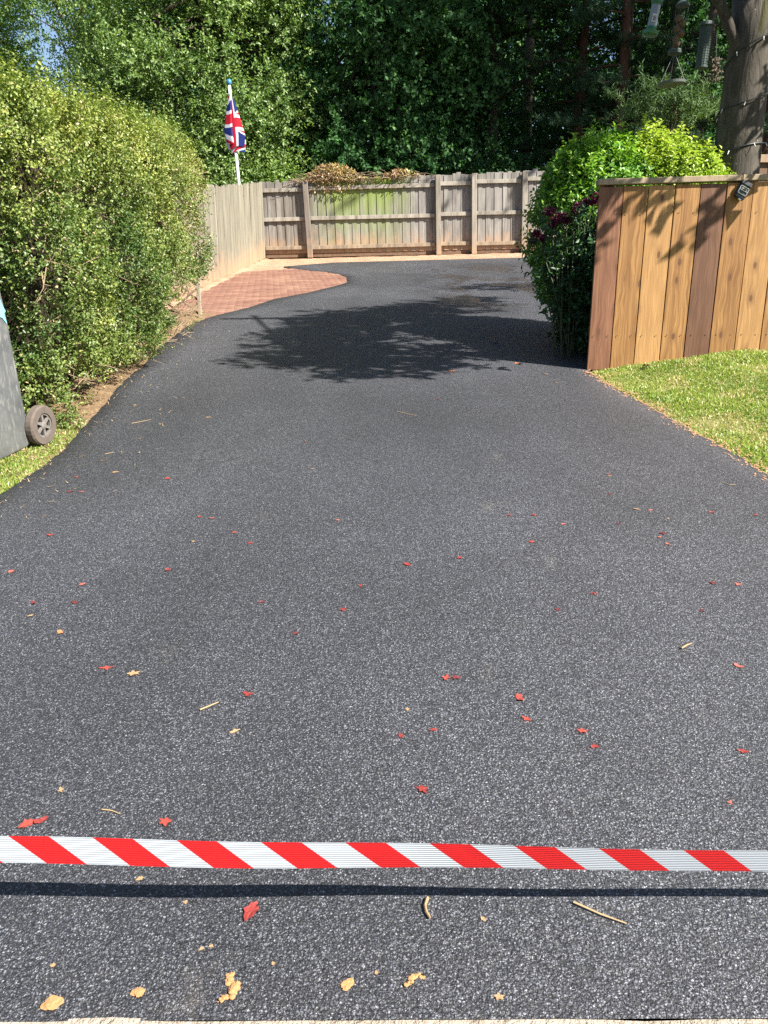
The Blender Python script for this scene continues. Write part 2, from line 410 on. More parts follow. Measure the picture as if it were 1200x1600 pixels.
NEW_D = m_wood('new_timber_pale', (.20, .100, .034), (.375, .21, .078))[0]
CAPW = m_wood('cap_timber', (.22, .165, .10), (.31, .24, .155), knots=False)[0]
GREYB = m_grey_fence('weathered_board', (.175, .160, .142), (.30, .278, .25), True)
GREYP = m_grey_fence('weathered_post', (.215, .19, .15), (.31, .28, .23), False)
GREYR = m_grey_fence('weathered_rail', (.215, .19, .15), (.31, .28, .23), False, False)
GREYL = m_grey_fence('weathered_board_tan', (.15, .138, .10), (.265, .245, .185), False)
DARKF = m_wood('old_brown_board', (.10, .06, .04), (.16, .10, .06), rough=.85, knots=False)[0]
TRELL = m_wood('trellis_wood', (.16, .11, .07), (.26, .19, .12), rough=.85, knots=False)[0]
LEAF_HEDGE = leaf_mat('hedge_leaf', [(0, (.050, .100, .022)), (.4, (.135, .190, .045)), (.75, (.235, .275, .066)), (.93, (.36, .40, .092)), (1, (.42, .33, .17))], .28, rough=.42, spec=.42)
LEAF_LIGHT = leaf_mat('light_tree_leaf', [(0, (.06, .125, .038)), (.6, (.155, .24, .07)), (1, (.29, .37, .12))], .38)
LEAF_MAPLE = leaf_mat('maple_leaf', [(0, (.026, .082, .026)), (.6, (.058, .14, .042)), (1, (.14, .24, .075))], .32, rough=.6, spec=.22)
LEAF_FEATHER = leaf_mat('feathery_leaf', [(0, (.07, .15, .045)), (.6, (.16, .26, .07)), (1, (.30, .39, .10))], .42)
NEEDLE = leaf_mat('needle', [(0, (.018, .048, .024)), (.6, (.040, .085, .036)), (1, (.10, .16, .05))], .2, rough=.6, spec=.2)
LEAF_GREEN = leaf_mat('shrub_leaf', [(0, (.045, .13, .018)), (.6, (.11, .25, .03)), (1, (.26, .42, .06))], .35)
LEAF_GOLD = leaf_mat('golden_leaf', [(0, (.12, .22, .022)), (.6, (.27, .38, .045)), (1, (.43, .50, .09))], .35)
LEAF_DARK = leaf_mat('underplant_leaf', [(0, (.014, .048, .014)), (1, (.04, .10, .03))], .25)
PETAL = leaf_mat('crimson_petal', [(0, (.06, .004, .022)), (1, (.15, .014, .055))], .3, tcol=(1, .6, .8))
VINE = leaf_mat('dead_vine', [(0, (.22, .13, .07)), (.5, (.40, .27, .14)), (.8, (.46, .40, .14)), (1, (.35, .38, .09))], .3, tcol=(1, .9, .5))
GRASS = leaf_mat('grass_blade', [(0, (.13, .215, .032)), (.5, (.245, .325, .060)), (.8, (.36, .41, .10)), (1, (.47, .40, .19))], .4)
STRAW = plain('straw', (.32, .225, .115), .8, var=.3)
TWIG = plain('twig_bark', (.28, .205, .125), .85, var=.3)
DSTEM = plain('dark_stem', (.05, .055, .025), .7, var=.3)
CORE = plain('hedge_core_dark', (.030, .024, .014), .95, spec=.1, var=.3)
BARK = m_bark('grey_bark', (.040, .034, .027), (.092, .080, .064)); BARKM = m_bark('mossy_bark', (.055, .055, .026), (.095, .088, .042), (.07, .075, .022))
BARKD = m_bark('dark_bark', (.05, .04, .03), (.10, .08, .06)); BARKR = m_bark('red_pine_bark', (.045, .023, .016), (.085, .045, .030))
BIN = m_scuffed(); RUBBER = plain('dusty_rubber', (.095, .075, .06), .9, var=.45, nscale=25); HUB = plain('hub_plastic', (.14, .125, .11), .8, var=.3)
BLACK = plain('black_plastic', (.02, .02, .022), .4); SILVER = plain('silver_plastic', (.62, .63, .60), .25, metal=.8)
CYAN = plain('turquoise_vinyl', (.20, .62, .68), .4); POLE = plain('white_pole', (.58, .62, .61), .35); BLUECAP = plain('blue_cap', (.03, .16, .30), .4)
FGREEN = plain('feeder_green', (.008, .10, .036), .35); FMESH = plain('mesh_green', (.020, .038, .028), .6); FBALL = plain('fat_ball', (.11, .07, .036), .9, var=.4, nscale=60); FGREY = plain('grey_plastic', (.07, .08, .075), .6); FCLEAR = plain('clear_tube', (.17, .185, .21), .2)  # feeder colours darkened to stand in for the shade they hang in
PAPER = plain('paper_label', (.42, .42, .42), .6); CABLE = plain('green_cable', (.008, .012, .010), .5); BULB = plain('frosted_bulb', (.7, .72, .7), .15)  # feeder's paper label is darkened for shade too
CONE = plain('dried_cone', (.10, .075, .05), .9, var=.4)
RED = plain('red_leaf', (.20, .030, .024), .42, var=.35, nscale=90); RED2 = plain('bright_red_leaf', (.28, .046, .032), .5, var=.3, nscale=90); ORANGE = plain('orange_leaf', (.38, .15, .06), .6, var=.3, nscale=90)
RED3 = plain('maroon_leaf', (.115, .018, .018), .6, var=.4, nscale=120); RED4 = plain('faded_pink_leaf', (.30, .085, .065), .6, var=.35, nscale=120)
TAN = plain('tan_leaf', (.27, .175, .085), .7, var=.3, nscale=90); CLAY = plain('yellow_clay', (.33, .175, .068), .9, var=.3, nscale=120); BROWN = plain('brown_leaf', (.30, .16, .08), .75, var=.4, nscale=60)
TAPE = m_tape(); FLAG = m_flag(); CONC = m_soil('concrete_kerb', (.30, .255, .20), (.36, .31, .25), (.20, .165, .125))

# ------------------------------------------------------------------ ground sheets
def grid_sheet(name, xs, ys, zf, mat, kind='structure', keep=None):
    X, Y = np.meshgrid(xs, ys); Z = zf(X, Y)
    v = np.stack([X, Y, Z], -1).reshape(-1, 3); nx = len(xs)
    i, j = np.meshgrid(np.arange(len(xs) - 1), np.arange(len(ys) - 1)); a = (j * nx + i).ravel()
    q = np.stack([a, a + 1, a + nx + 1, a + nx], 1)
    if keep is not None:
        cc = v[q].mean(1); q = q[keep(cc[:, 0], cc[:, 1])]
    o = link(name, np_mesh(name, v, q, smooth=True), mat); return tag(o, kind=kind)
def P3(X, Y): return np.stack([X, Y, np.zeros_like(X)], -1)
grid_sheet('ground', np.concatenate([np.linspace(-150, -8, 12), np.linspace(-6, 6, 25), np.linspace(8, 150, 12)]),
           np.concatenate([np.linspace(-120, -8, 8), np.linspace(-6, 24, 40), np.linspace(30, 260, 12)]), lambda X, Y: gz(X, Y) - .07, EARTH)
# drive outline: left edge, read off the photograph, as a function of distance
LE = [(0, 778), (60, 735), (100, 702), (140, 660), (178, 612), (215, 578), (260, 535), (300, 506), (328, 496), (385, 482), (430, 468), (480, 458), (520, 448), (541, 442),
      (544, 439), (540, 433), (530, 428.5), (509, 425), (483, 423), (443, 417), (493, 413), (547, 408.8), (600, 406.7), (700, 405), (800, 403.2), (900, 401.5)]
LP = [gp(*p) for p in LE]; ly = np.array([p.y for p in LP]); lx = np.array([p.x for p in LP])
RE = [(1200, 748), (1140, 706), (1060, 664), (1000, 630), (950, 601), (918, 583)]
RP = [gp(*p) for p in RE]; ry = [p.y for p in RP]; rx = [p.x for p in RP]
ry = np.array([-6, 1.5] + ry + [ry[-1] + .15, ry[-1] + .8, 30]); rx = np.array([rx[0] + 2.2, rx[0] + .9] + rx + [rx[-1] + .05, rx[-1] + 3.0, rx[-1] + 3.0])
ly_n = np.concatenate([[-6, 2.0], ly]); lx_n = np.concatenate([[lx[0] - 1.5, lx[0] - .55], lx])
def wob(y, s): return .008 * np.sin(y * 5 + s) + .004 * np.sin(y * 23 + s * 2) + .003 * np.sin(y * 57 + s)
def XL(y): return np.interp(y, ly_n, lx_n) + wob(y, 0)
def XR(y): return np.interp(y, ry, rx) + wob(y, 2)
Y0 = gp(600, 1601).y
rows = np.unique(np.concatenate([np.linspace(Y0, 10, 160), np.linspace(10, ly[-1], 220), ly[ly > Y0]]))
vsd, fsd = [], []; NX = 24
zdr = lambda x, y: gz(x, y) + .008 + .006 * np.sin(x * 1.3 + y * .7) * np.sin(y * .9)
for y in rows:
    a, b_ = float(XL(y)), float(XR(y))
    xs = np.linspace(a, b_, NX); xs = np.concatenate([[a - .012], xs, [b_ + .012]])
    z = zdr(xs, np.full_like(xs, y)); z[0] -= .05; z[-1] -= .05
    vsd += [(x, y, zz) for x, zz in zip(xs, z)]
n = NX + 2
for r in range(len(rows) - 1):
    fsd += [(r * n + k, r * n + k + 1, (r + 1) * n + k + 1, (r + 1) * n + k) for k in range(n - 1)]
me = bpy.data.meshes.new('driveway'); me.from_pydata(vsd, [], fsd); me.polygons.foreach_set('use_smooth', [True] * len(me.polygons))
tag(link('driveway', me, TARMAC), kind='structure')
# concrete edge where the drive meets the pavement, and the pavement
ys_ = np.linspace(Y0 - .13, Y0 + .004, 6)
grid_sheet('kerb_edging', np.linspace(-3.2, 4.4, 120), ys_, lambda X, Y: gz(X, Y) + .006 + .006 * vnoise(P3(X, Y), 14), CONC)
grid_sheet('pavement', np.linspace(-12, 12, 50), np.linspace(-4, Y0 - .10, 20), lambda X, Y: gz(X, Y) - .002, m_soil('pavement_asphalt', (.10, .10, .10), (.14, .14, .135), (.18, .175, .165)))
# sand round the far edge of the drive
grid_sheet('sand_strip', np.linspace(-3.6, 6.0, 150), np.linspace(9.0, 20.2, 190),
           lambda X, Y: gz(X, Y) - .012 + .010 * vnoise(P3(X, Y), 5.0, 2) + .006 * vnoise(P3(X, Y), 17.0)
           + .03 * np.exp(-((X + 2.85) / .10) ** 2) * (1 + .5 * vnoise(P3(X, Y), 9)), SAND,
           keep=lambda x, y: (x < XL(y) + .25) | (y > 17.5))
# soil verge under the hedge
VX = np.linspace(-5.4, -1.2, 90)
grid_sheet('verge', VX, np.linspace(1.0, 9.6, 170),
           lambda X, Y: gz(X, Y) - .004 + np.clip((XL(Y) - X) * .10, -.06, .09) * 1.0 + np.clip((XL(Y) - X) * 5, 0, 1) * (.012 * vnoise(P3(X, Y), 8) + .008 * vnoise(P3(X, Y), 31)), SOIL,
           keep=lambda x, y: x < XL(y) + .05)
# right lawn
def lawn_z(X, Y):
    d = X - XR(Y)
    return gz(X, Y) + np.clip(d * .13, -.05, .16) + .008 * vnoise(P3(X, Y), 6) - .004
FY = gp(915, 579).y; FX = gp(915, 579).x
grid_sheet('lawn', np.linspace(1.2, 9, 120), np.linspace(1.0, FY + .25, 110), lawn_z, TURF, keep=lambda x, y: x > XR(y) - .03)

# ------------------------------------------------------------------ block paving
rng = np.random.default_rng(5)
bv, bf, bt = [], [], []
hx, hy = .1005, .0505
row = 0; y = 9.0
ca, sa = math.cos(R(8)), math.sin(R(8))
for i in range(-60, 90):
    for j in range(-30, 40):
        u = j * .205 + (i % 2) * .1025; v_ = i * .104
        cx_, cy_ = -1.8 + ca * u - sa * v_, 13 + sa * u + ca * v_
        if cx_ < -3.0 or cy_ < 9.2 or cy_ > 17.2: continue
        if cx_ > float(XL(cy_)) + .06: continue
        if cy_ > 16.0 + .25 * math.sin(cx_ * 3): continue
        dz = rng.normal() * .0012 + .001; b0 = len(bv)
        for sx, sy, sz in ((-1, -1, 0), (1, -1, 0), (1, 1, 0), (-1, 1, 0)):
            for ins, z in ((0, -.05), (0, -.002), (.003, 0)):
                xx, yy = (hx - ins) * sx, (hy - ins) * sy
                X_, Y_ = cx_ + ca * xx - sa * yy, cy_ + sa * xx + ca * yy
                bv.append((X_, Y_, float(gz(X_, Y_)) + z + dz))
        for k in range(4):
            k2 = (k + 1) % 4
            bf += [(b0 + k * 3, b0 + k2 * 3, b0 + k2 * 3 + 1, b0 + k * 3 + 1), (b0 + k * 3 + 1, b0 + k2 * 3 + 1, b0 + k2 * 3 + 2, b0 + k * 3 + 2)]
        bf.append((b0 + 2, b0 + 5, b0 + 8, b0 + 11)); bt += [rng.random()] * 12
pav = thing('block_paving', None, None, (-2, 13, float(gz(-2, 13)))); tag(pav, kind='structure')
me = np_mesh('bricks', np.array(bv), np.array(bf), {'tint': bt}, origin=W[pav.name])
tag(link('bricks', me, BRICK, pav, W[pav.name]), kind='stuff')

# ------------------------------------------------------------------ fences
def bevel_box(name, sx, sy, sz, bev=.004, zbase=True):
    bm = bmesh.new(); bmesh.ops.create_cube(bm, size=1.0)
    for v in bm.verts: v.co = Vector((v.co.x * sx, v.co.y * sy, (v.co.z + (.5 if zbase else 0)) * sz))
    bmesh.ops.bevel(bm, geom=bm.edges[:], offset=bev, segments=1, affect='EDGES')
    me = bpy.data.meshes.new(name); bm.to_mesh(me); bm.free(); return me
def place(name, me, mat, parent, loc, rot=None, scale=None):
    """a copy sharing mesh data; the material sits on the object slot"""
    if len(me.materials) == 0: me.materials.append(mat)
    o = link(name, me, mat, parent, loc, rot, scale)
    if me.materials[0] != mat:
        o.material_slots[0].link = 'OBJECT'; o.material_slots[0].material = mat
    return o

# far fence: rails and posts towards us
rnd = random.Random(3)
BYL = gp(417, 400); BY = 19.15
bl = at(417, 400, BY); brr = at(840, 391, BY)
def bbase(x): return bl.z + (brr.z - bl.z) * (x - bl.x) / (brr.x - bl.x) - .015
def btop(x):
    a, c = at(417, 285, BY), at(830, 267, BY); return a.z + (c.z - a.z) * (x - a.x) / (c.x - a.x)
bf_ = thing('weathered_fence', 'long weathered grey fence with posts and rails at the far end of the drive', 'fence', (bl.x, BY, bbase(bl.x)))
bd = bevel_box('board', .104, .018, 1.0, .003)
x = bl.x - .06; k = 0
while x < 6.4:
    h = btop(x) - bbase(x) - .06 + rnd.uniform(-.02, .02) + (.03 if rnd.random() < .1 else 0)
    place('board', bd, GREYB, bf_, (x, BY + .03 + (k % 2) * .012, bbase(x) + .06), (0, -.028 + rnd.uniform(-.006, .006), rnd.uniform(-.05, .05)), (rnd.uniform(.95, 1.03), 1, h))
    x += .098; k += 1
posts_px = [484, 684, 739, 816]
px_x = [at(p, 395, BY).x for p in posts_px] + [at(1010, 395, BY).x]
pm = bevel_box('post', .115, .10, 1.0, .006)
for i, xx in enumerate(px_x):
    h = btop(xx) - bbase(xx) + (.03 if i == 0 else .04)
    place('post', pm, GREYP if i else m_grey_fence('weathered_post_dark', (.13, .105, .085), (.20, .17, .14), False), bf_, (xx + .02, BY - .065, bbase(xx) - .05), (0, -.05 if i == 0 else -.03, 0), (1 if i else 1.05, 1, h))
RAILLOW = m_grey_fence('sandy_rail', (.24, .18, .125), (.33, .255, .175), False, False)
rl = bevel_box('rail', 1.0, .045, .085, .004, zbase=False)
ends = [bl.x - .02] + px_x + [6.4]
for i in range(len(ends) - 1):
    a, c = ends[i] + (.06 if i else 0), ends[i + 1] - .055
    for f_, dz in ((.885, 0), (.50, 0), (.115, 0)):
        xm = (a + c) / 2; hh = btop(xm) - bbase(xm); sl = math.atan2((bbase(c) - bbase(a)), c - a)
        off = .02 if f_ < .8 else 0
        place('rail', rl, GREYR if f_ > .2 else RAILLOW, bf_, (xm - (.05 * f_), BY - .004, bbase(xm) + hh * f_ + rnd.uniform(-.01, .01)), (0, -sl - rnd.uniform(-.004, .008), 0), (c - a, 1, 1.0))
gb = bevel_box('gravel_board', 1.0, .03, .12, .004)
for i in range(len(ends) - 1):
    a, c = ends[i] + (.07 if i else 0), ends[i + 1] - .07; xm = (a + c) / 2
    place('gravel_board', gb, DARKF, bf_, (xm, BY + .055, bbase(xm) - .03), (0, -math.atan2((bbase(c) - bbase(a)), c - a), 0), (c - a, 1, 1))

# left fence: plain boards towards us
lf = thing('board_fence', 'plain tan board fence between the hedge and the far corner', 'fence', (-2.8, 12.2, float(gz(-2.8, 12.2))))
A, B = gp(317, 446), Vector((bl.x - .03, BY - .05, 0)); dirv = Vector((B.x - A.x, B.y - A.y, 0)); LN = dirv.length; dirv.normalize()
ang = math.atan2(dirv.y, dirv.x)
ob = bevel_box('board', .128, .016, 1.0, .003)
s = -2.6; k = 0
while s < LN - .03:
    p = Vector((A.x, A.y, 0)) + dirv * s; f = s / LN; zb = float(gz(p.x, p.y)) - .03
    if f > 0: zb += (bbase(B.x) - float(gz(B.x, B.y))) * f
    ztop = 2.92 + (btop(bl.x) - 2.92) * f + .0 * f
    place('board', ob, GREYL, lf, (p.x + rnd.uniform(-.004, .004), p.y, zb), (rnd.uniform(-.006, .006), rnd.uniform(-.004, .004), ang + rnd.uniform(-.03, .03)), (rnd.uniform(.93, 1.02), 1, ztop - zb + rnd.uniform(-.015, .02)))
    s += .130; k += 1
for f in (-.3, .2, .62, .97):
    p = Vector((A.x, A.y, 0)) + dirv * (f * LN) + Vector((-.06, 0, 0)); zb = float(gz(p.x, p.y))
    place('post', pm, GREYP, lf, (p.x, p.y, zb - .1), None, (.9, .9, 1.65))

# new timber fence on the right
nf = thing('timber_fence', 'new honey and brown timber board fence standing on the right lawn', 'fence', (FX, FY, float(gz(FX, FY))))
tl, tr_ = at(937, 289, FY), at(1200, 281, FY)
def ntop(x): return tl.z + (tr_.z - tl.z) * (x - tl.x) / (tr_.x - tl.x)
cols = [NEW_B, NEW_A, NEW_D, NEW_A, NEW_C, NEW_A, NEW_D, NEW_A, NEW_B, NEW_A, NEW_A, NEW_C]
edges = [at(p, 289, FY).x for p in (936.5, 974.5, 1013.5, 1055.5, 1095, 1135.5, 1177)]
while len(edges) < 13: edges.append(edges[-1] + .197)
nb = bevel_box('board', 1.0, .022, 1.0, .004)
for i in range(12):
    a, c = edges[i] + .003, edges[i + 1] - .003; xm = (a + c) / 2
    w_ = c - a
    bm_ = bevel_box('board', w_, .022, ntop(xm) - float(gz(xm, FY)) - .02, .003)
    zb = float(gz(xm, FY)) + .0
    place('board', bm_, cols[i], nf, (xm, FY + rnd.uniform(-.003, .003), zb + .005), (rnd.uniform(-.003, .003), 0, rnd.uniform(-.012, .012)))
capj = at(1157, 283, FY).x
for a, c in ((edges[0] - .015, capj - .0015), (capj + .0015, edges[-1] + .02)):
    xm = (a + c) / 2; sl = math.atan2(tr_.z - tl.z, tr_.x - tl.x)
    place('cap_rail', bevel_box('cap_rail', c - a, .085, .042, .004), CAPW, nf, (xm, FY + .006, ntop(xm) - .004), (0, -sl, 0))
for xx in (edges[0] + .09, edges[5] + .1, edges[10] + .1):
    place('post', bevel_box('post', .09, .09, 1.45, .005), NEW_A, nf, (xx, FY + .105, float(gz(xx, FY)) - .05))
for f_ in (.2, .85):
    xm = (edges[0] + edges[-1]) / 2
    place('rail', bevel_box('rail', edges[-1] - edges[0] - .02, .04, .07, .004, zbase=False), NEW_A, nf, (xm, FY + .036, float(gz(xm, FY)) + .05 + 1.3 * f_), (0, -.012, 0))
nl = bevel_box('nail', .006, .004, .006, .001, zbase=False)
for i in range(12):
    xm = (edges[i] + edges[i + 1]) / 2
    for dx in (-.055, .055):
        for hh in (.27, 1.17): place('nail', nl, BLACK, nf, (xm + dx, FY - .0145, float(gz(xm, FY)) + hh))

# brown garden fence glimpsed behind the trunk
gx0 = at(1172, 250, 10.2); gf = thing('garden_fence', 'dark brown garden fence glimpsed behind the thick trunk at right', 'fence', (gx0.x, 10.2, float(gz(gx0.x, 10.2))))
ztop = at(1185, 243, 10.2).z
for k in range(9):
    xx = gx0.x - .3 + k * .15; zb = float(gz(xx, 10.2)) - .03
    place('board', bevel_box('board', .146, .018, ztop - zb - .09, .003), DARKF, gf, (xx, 10.2, zb))
place('rail', bevel_box('rail', 1.5, .05, .09, .004), GREYP, gf, (gx0.x + .28, 10.18, ztop - .085))

# ------------------------------------------------------------------ hedge
def hedge():
    rng = np.random.default_rng(11)
    X0, X1, Yn, Yf = -4.3, -1.90, 4.40, 8.85; Z0, Z1 = .35, 2.62
    base = (-3.1, 6.5, float(gz(-3.1, 6.5)))
    h = thing('clipped_hedge', 'big leafy clipped hedge with bare dead twigs beside the driveway', 'hedge', base)
    r = .33
    def surf(N):
        A = np.array([(Yf - Yn) * (Z1 - Z0), (Yf - Yn) * (X1 - X0), (X1 - X0) * (Z1 - Z0), (X1 - X0) * (Z1 - Z0) * .6, (Yf - Yn) * (Z1 - Z0) * .25]); A = A / A.sum()
        f = rng.choice(5, N, p=A); u, v = rng.random(N), rng.random(N)
        p = np.stack([X0 + u * (X1 - X0), Yn + v * (Yf - Yn), Z0 + rng.random(N) * (Z1 - Z0)], 1)
        p[f == 0, 0] = X1; p[f == 1, 2] = Z1; p[f == 2, 1] = Yn; p[f == 3, 1] = Yf; p[f == 4, 0] = X0
        q = np.clip(p, [X0 + r, Yn + r, Z0 + .12], [X1 - r, Yf - r, Z1 - r]); nn = p - q; nn[:, 2] = np.where(p[:, 2] < Z0 + .3, nn[:, 2] * .3, nn[:, 2])
        nn = nrmz(nn); p = q + nn * r
        lump = .11 * vnoise(p, 1.9, 1) + .11 * vnoise(p, 4.6, 2) + .06 * vnoise(p, 9, 6)
        p = p + nn * lump[:, None]
        # foot follows the slope, top follows gently
        p[:, 2] += np.where(p[:, 2] < 1.3, (gz(p[:, 0], p[:, 1]) - .55) * (1.3 - p[:, 2]) / .95, 0) + np.clip(p[:, 2] - .9, 0, 1.7) * (p[:, 1] - 6.2) * .06
        # the foot draws in
        foot = np.clip(1 - (p[:, 2] - gz(p[:, 0], p[:, 1])) / .55, 0, 1)
        p[:, 0] -= foot * .10 * (nn[:, 0] > .3)
        return p, nn
    p, nn = surf(47000)
    hole = vnoise(p, 5.2, 7) + .6 * vnoise(p, 11, 3)
    hg = p[:, 2] - gz(p[:, 0], p[:, 1]); cutm = ((p[:, 1] > 7.25) & (hg < .55 - .3 * np.clip(7.9 - p[:, 1], 0, .65)) & (p[:, 0] > -2.75)) | ((hg < .13 + .10 * vnoise(p, 4, 5)) & (p[:, 1] > 4.9))
    p, nn, hole = p[~cutm], nn[~cutm], hole[~cutm]
    hole = hole + .55 * np.exp(-((p[:, 1] - 8.3) / .6) ** 2 - ((p[:, 2] - 2.0) / .5) ** 2)
    keep = (hole < .40) | (p[:, 2] > 2.35) | (rng.random(len(p)) < .25); p, nn = p[keep], nn[keep]
    depth = rng.random(len(p)) ** 1.6 * .20
    d = nrmz(nn * .8 + rng.normal(size=p.shape) * .55 + np.array([0, 0, .35]))
    v, t, c = sprig_leaves(p - nn * depth[:, None] - d * .05, d, .11, 9, .0225, .0135, rng, jit=.6)
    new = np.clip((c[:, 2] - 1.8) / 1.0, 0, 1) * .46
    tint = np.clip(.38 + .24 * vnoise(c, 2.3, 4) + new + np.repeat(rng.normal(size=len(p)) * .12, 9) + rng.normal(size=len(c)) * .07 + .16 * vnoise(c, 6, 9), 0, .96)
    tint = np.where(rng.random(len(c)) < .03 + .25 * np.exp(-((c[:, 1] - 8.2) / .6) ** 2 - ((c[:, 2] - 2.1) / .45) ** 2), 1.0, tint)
    parts = [(v, t, np.repeat(tint, 4))]
    # longer new shoots along the top and a few lush ones on the face
    p2, n2 = surf(9000); sel = (n2[:, 2] > .45) | (rng.random(len(p2)) < .05); p2, n2 = p2[sel], n2[sel]; p2, n2 = p2[:2600], n2[:2600]
    d2 = nrmz(np.array([0, 0, 1.0]) + n2 * .4 + rng.normal(size=p2.shape) * .32)
    v, t, c = sprig_leaves(p2 - d2 * .03, d2, rng.uniform(.08, .24, len(p2)), 12, .025, .014, rng)
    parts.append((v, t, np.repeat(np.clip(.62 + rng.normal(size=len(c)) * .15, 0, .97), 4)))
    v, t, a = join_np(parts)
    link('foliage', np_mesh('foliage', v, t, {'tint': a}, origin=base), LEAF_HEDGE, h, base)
    # solid dark core for the inner branches, added to block light
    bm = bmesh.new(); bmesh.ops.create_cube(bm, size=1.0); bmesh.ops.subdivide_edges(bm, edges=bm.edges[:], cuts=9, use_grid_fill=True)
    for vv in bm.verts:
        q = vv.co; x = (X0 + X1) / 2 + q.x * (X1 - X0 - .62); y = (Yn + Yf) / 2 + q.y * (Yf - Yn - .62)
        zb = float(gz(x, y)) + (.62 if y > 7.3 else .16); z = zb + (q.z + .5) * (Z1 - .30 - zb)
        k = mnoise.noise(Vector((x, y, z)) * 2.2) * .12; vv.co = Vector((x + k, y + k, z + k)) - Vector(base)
    me = bpy.data.meshes.new('dark_core'); bm.to_mesh(me); bm.free(); link('dark_core', me, CORE, h, base)
    # bare pale twigs
    mb = MB(); rr = random.Random(4); p, nn = surf(4200)
    cnt = 0
    for i in range(len(p)):
        q = p[i]; hgt = q[2] - gz(q[0], q[1])
        dead = math.exp(-((q[1] - 8.2) / .7) ** 2 - ((q[2] - 2.15) / .45) ** 2) * 1.0
        low = .35 if hgt < .5 else .0
        if (nn[i, 0] < .2 and nn[i, 1] > -.5) or nn[i, 2] > .35: continue
        if rr.random() > .26 + dead * 1.2 + low: continue
        n_ = Vector(nn[i]); d = (n_ * .5 + Vector((rr.gauss(0, .6), rr.gauss(0, .6), rr.gauss(.15, .55)))).normalized()
        L = rr.uniform(.07, .24) * (1.0 if dead < .3 else 1.1); a = Vector(q) - n_ * .13; b_ = a + d * L * .5 + Vector((rr.gauss(0, .03), rr.gauss(0, .03), rr.gauss(0, .03))); c_ = b_ + (d + Vector((0, 0, rr.uniform(-.3, .3)))).normalized() * L * .5
        r0 = rr.uniform(.0018, .0038); mb.tube([a, b_, c_], [r0, r0 * .7, r0 * .35], 4, cap=False)
        if rr.random() < .6: mb.tube([b_, b_ + (d + Vector((rr.gauss(0, .7), rr.gauss(0, .7), rr.gauss(0, .7)))).normalized() * L * .35], [r0 * .5, r0 * .25], 3, cap=False)
        cnt += 1
    tag(mb.build('twigs', TWIG, h), kind='stuff')
    # stems at the foot
    for yy in (4.9, 5.35, 5.8, 6.4, 6.9, 7.5, 8.0):
        st = MB(); x_ = -2.32 + rr.uniform(-.08, .08); z_ = float(gz(x_, yy))
        for j in range(3):
            e = Vector((x_ + rr.uniform(-.25, .28), yy + rr.uniform(-.3, .3), z_ + rr.uniform(.35, .55))); m_ = Vector((x_, yy, z_)).lerp(e, .5) + Vector((rr.uniform(-.05, .05), rr.uniform(-.05, .05), .03))
            st.tube([(x_, yy, z_ - .04), m_, e], [.012, .008, .005], 5)
        st.build('stem', TWIG, h)
hedge()

# trellis at the end of the hedge
TY = gp(312, 497).y - .02; tp = gp(312, 497)
trl = thing('lattice_trellis', 'short diamond lattice trellis standing at the far end of the hedge', 'trellis', (tp.x, TY, tp.z))
zt = tp.z; place('post', bevel_box('post', .038, .038, .62, .003), GREYP, trl, (tp.x + .012, TY, zt - .02))
sm = bevel_box('slat', .024, .007, 1.0, .001, zbase=False)
for sgn in (-1, 1):
    for k in range(7):
        xc = tp.x - .02 - .27; zc = zt + .27 + (k - 3) * .16; a_ = R(52) * sgn
        # clip each slat to the trellis rectangle
        x0, x1, z0, z1 = tp.x - .56, tp.x - .006, zt + .02, zt + .56
        dx, dz = math.sin(a_), math.cos(a_); ts = [-2, 2]
        lo, hi = -2.0, 2.0
        for c0, d_, mn, mxx in ((xc, dx, x0, x1), (zc, dz, z0, z1)):
            t1, t2 = (mn - c0) / d_, (mxx - c0) / d_
            lo = max(lo, min(t1, t2)); hi = min(hi, max(t1, t2))
        if hi - lo < .04: continue
        m_ = (lo + hi) / 2
        place('slat', sm, TRELL, trl, (xc + dx * m_, TY - .006 * sgn, zc + dz * m_), (0, a_, 0), (1, 1, hi - lo))

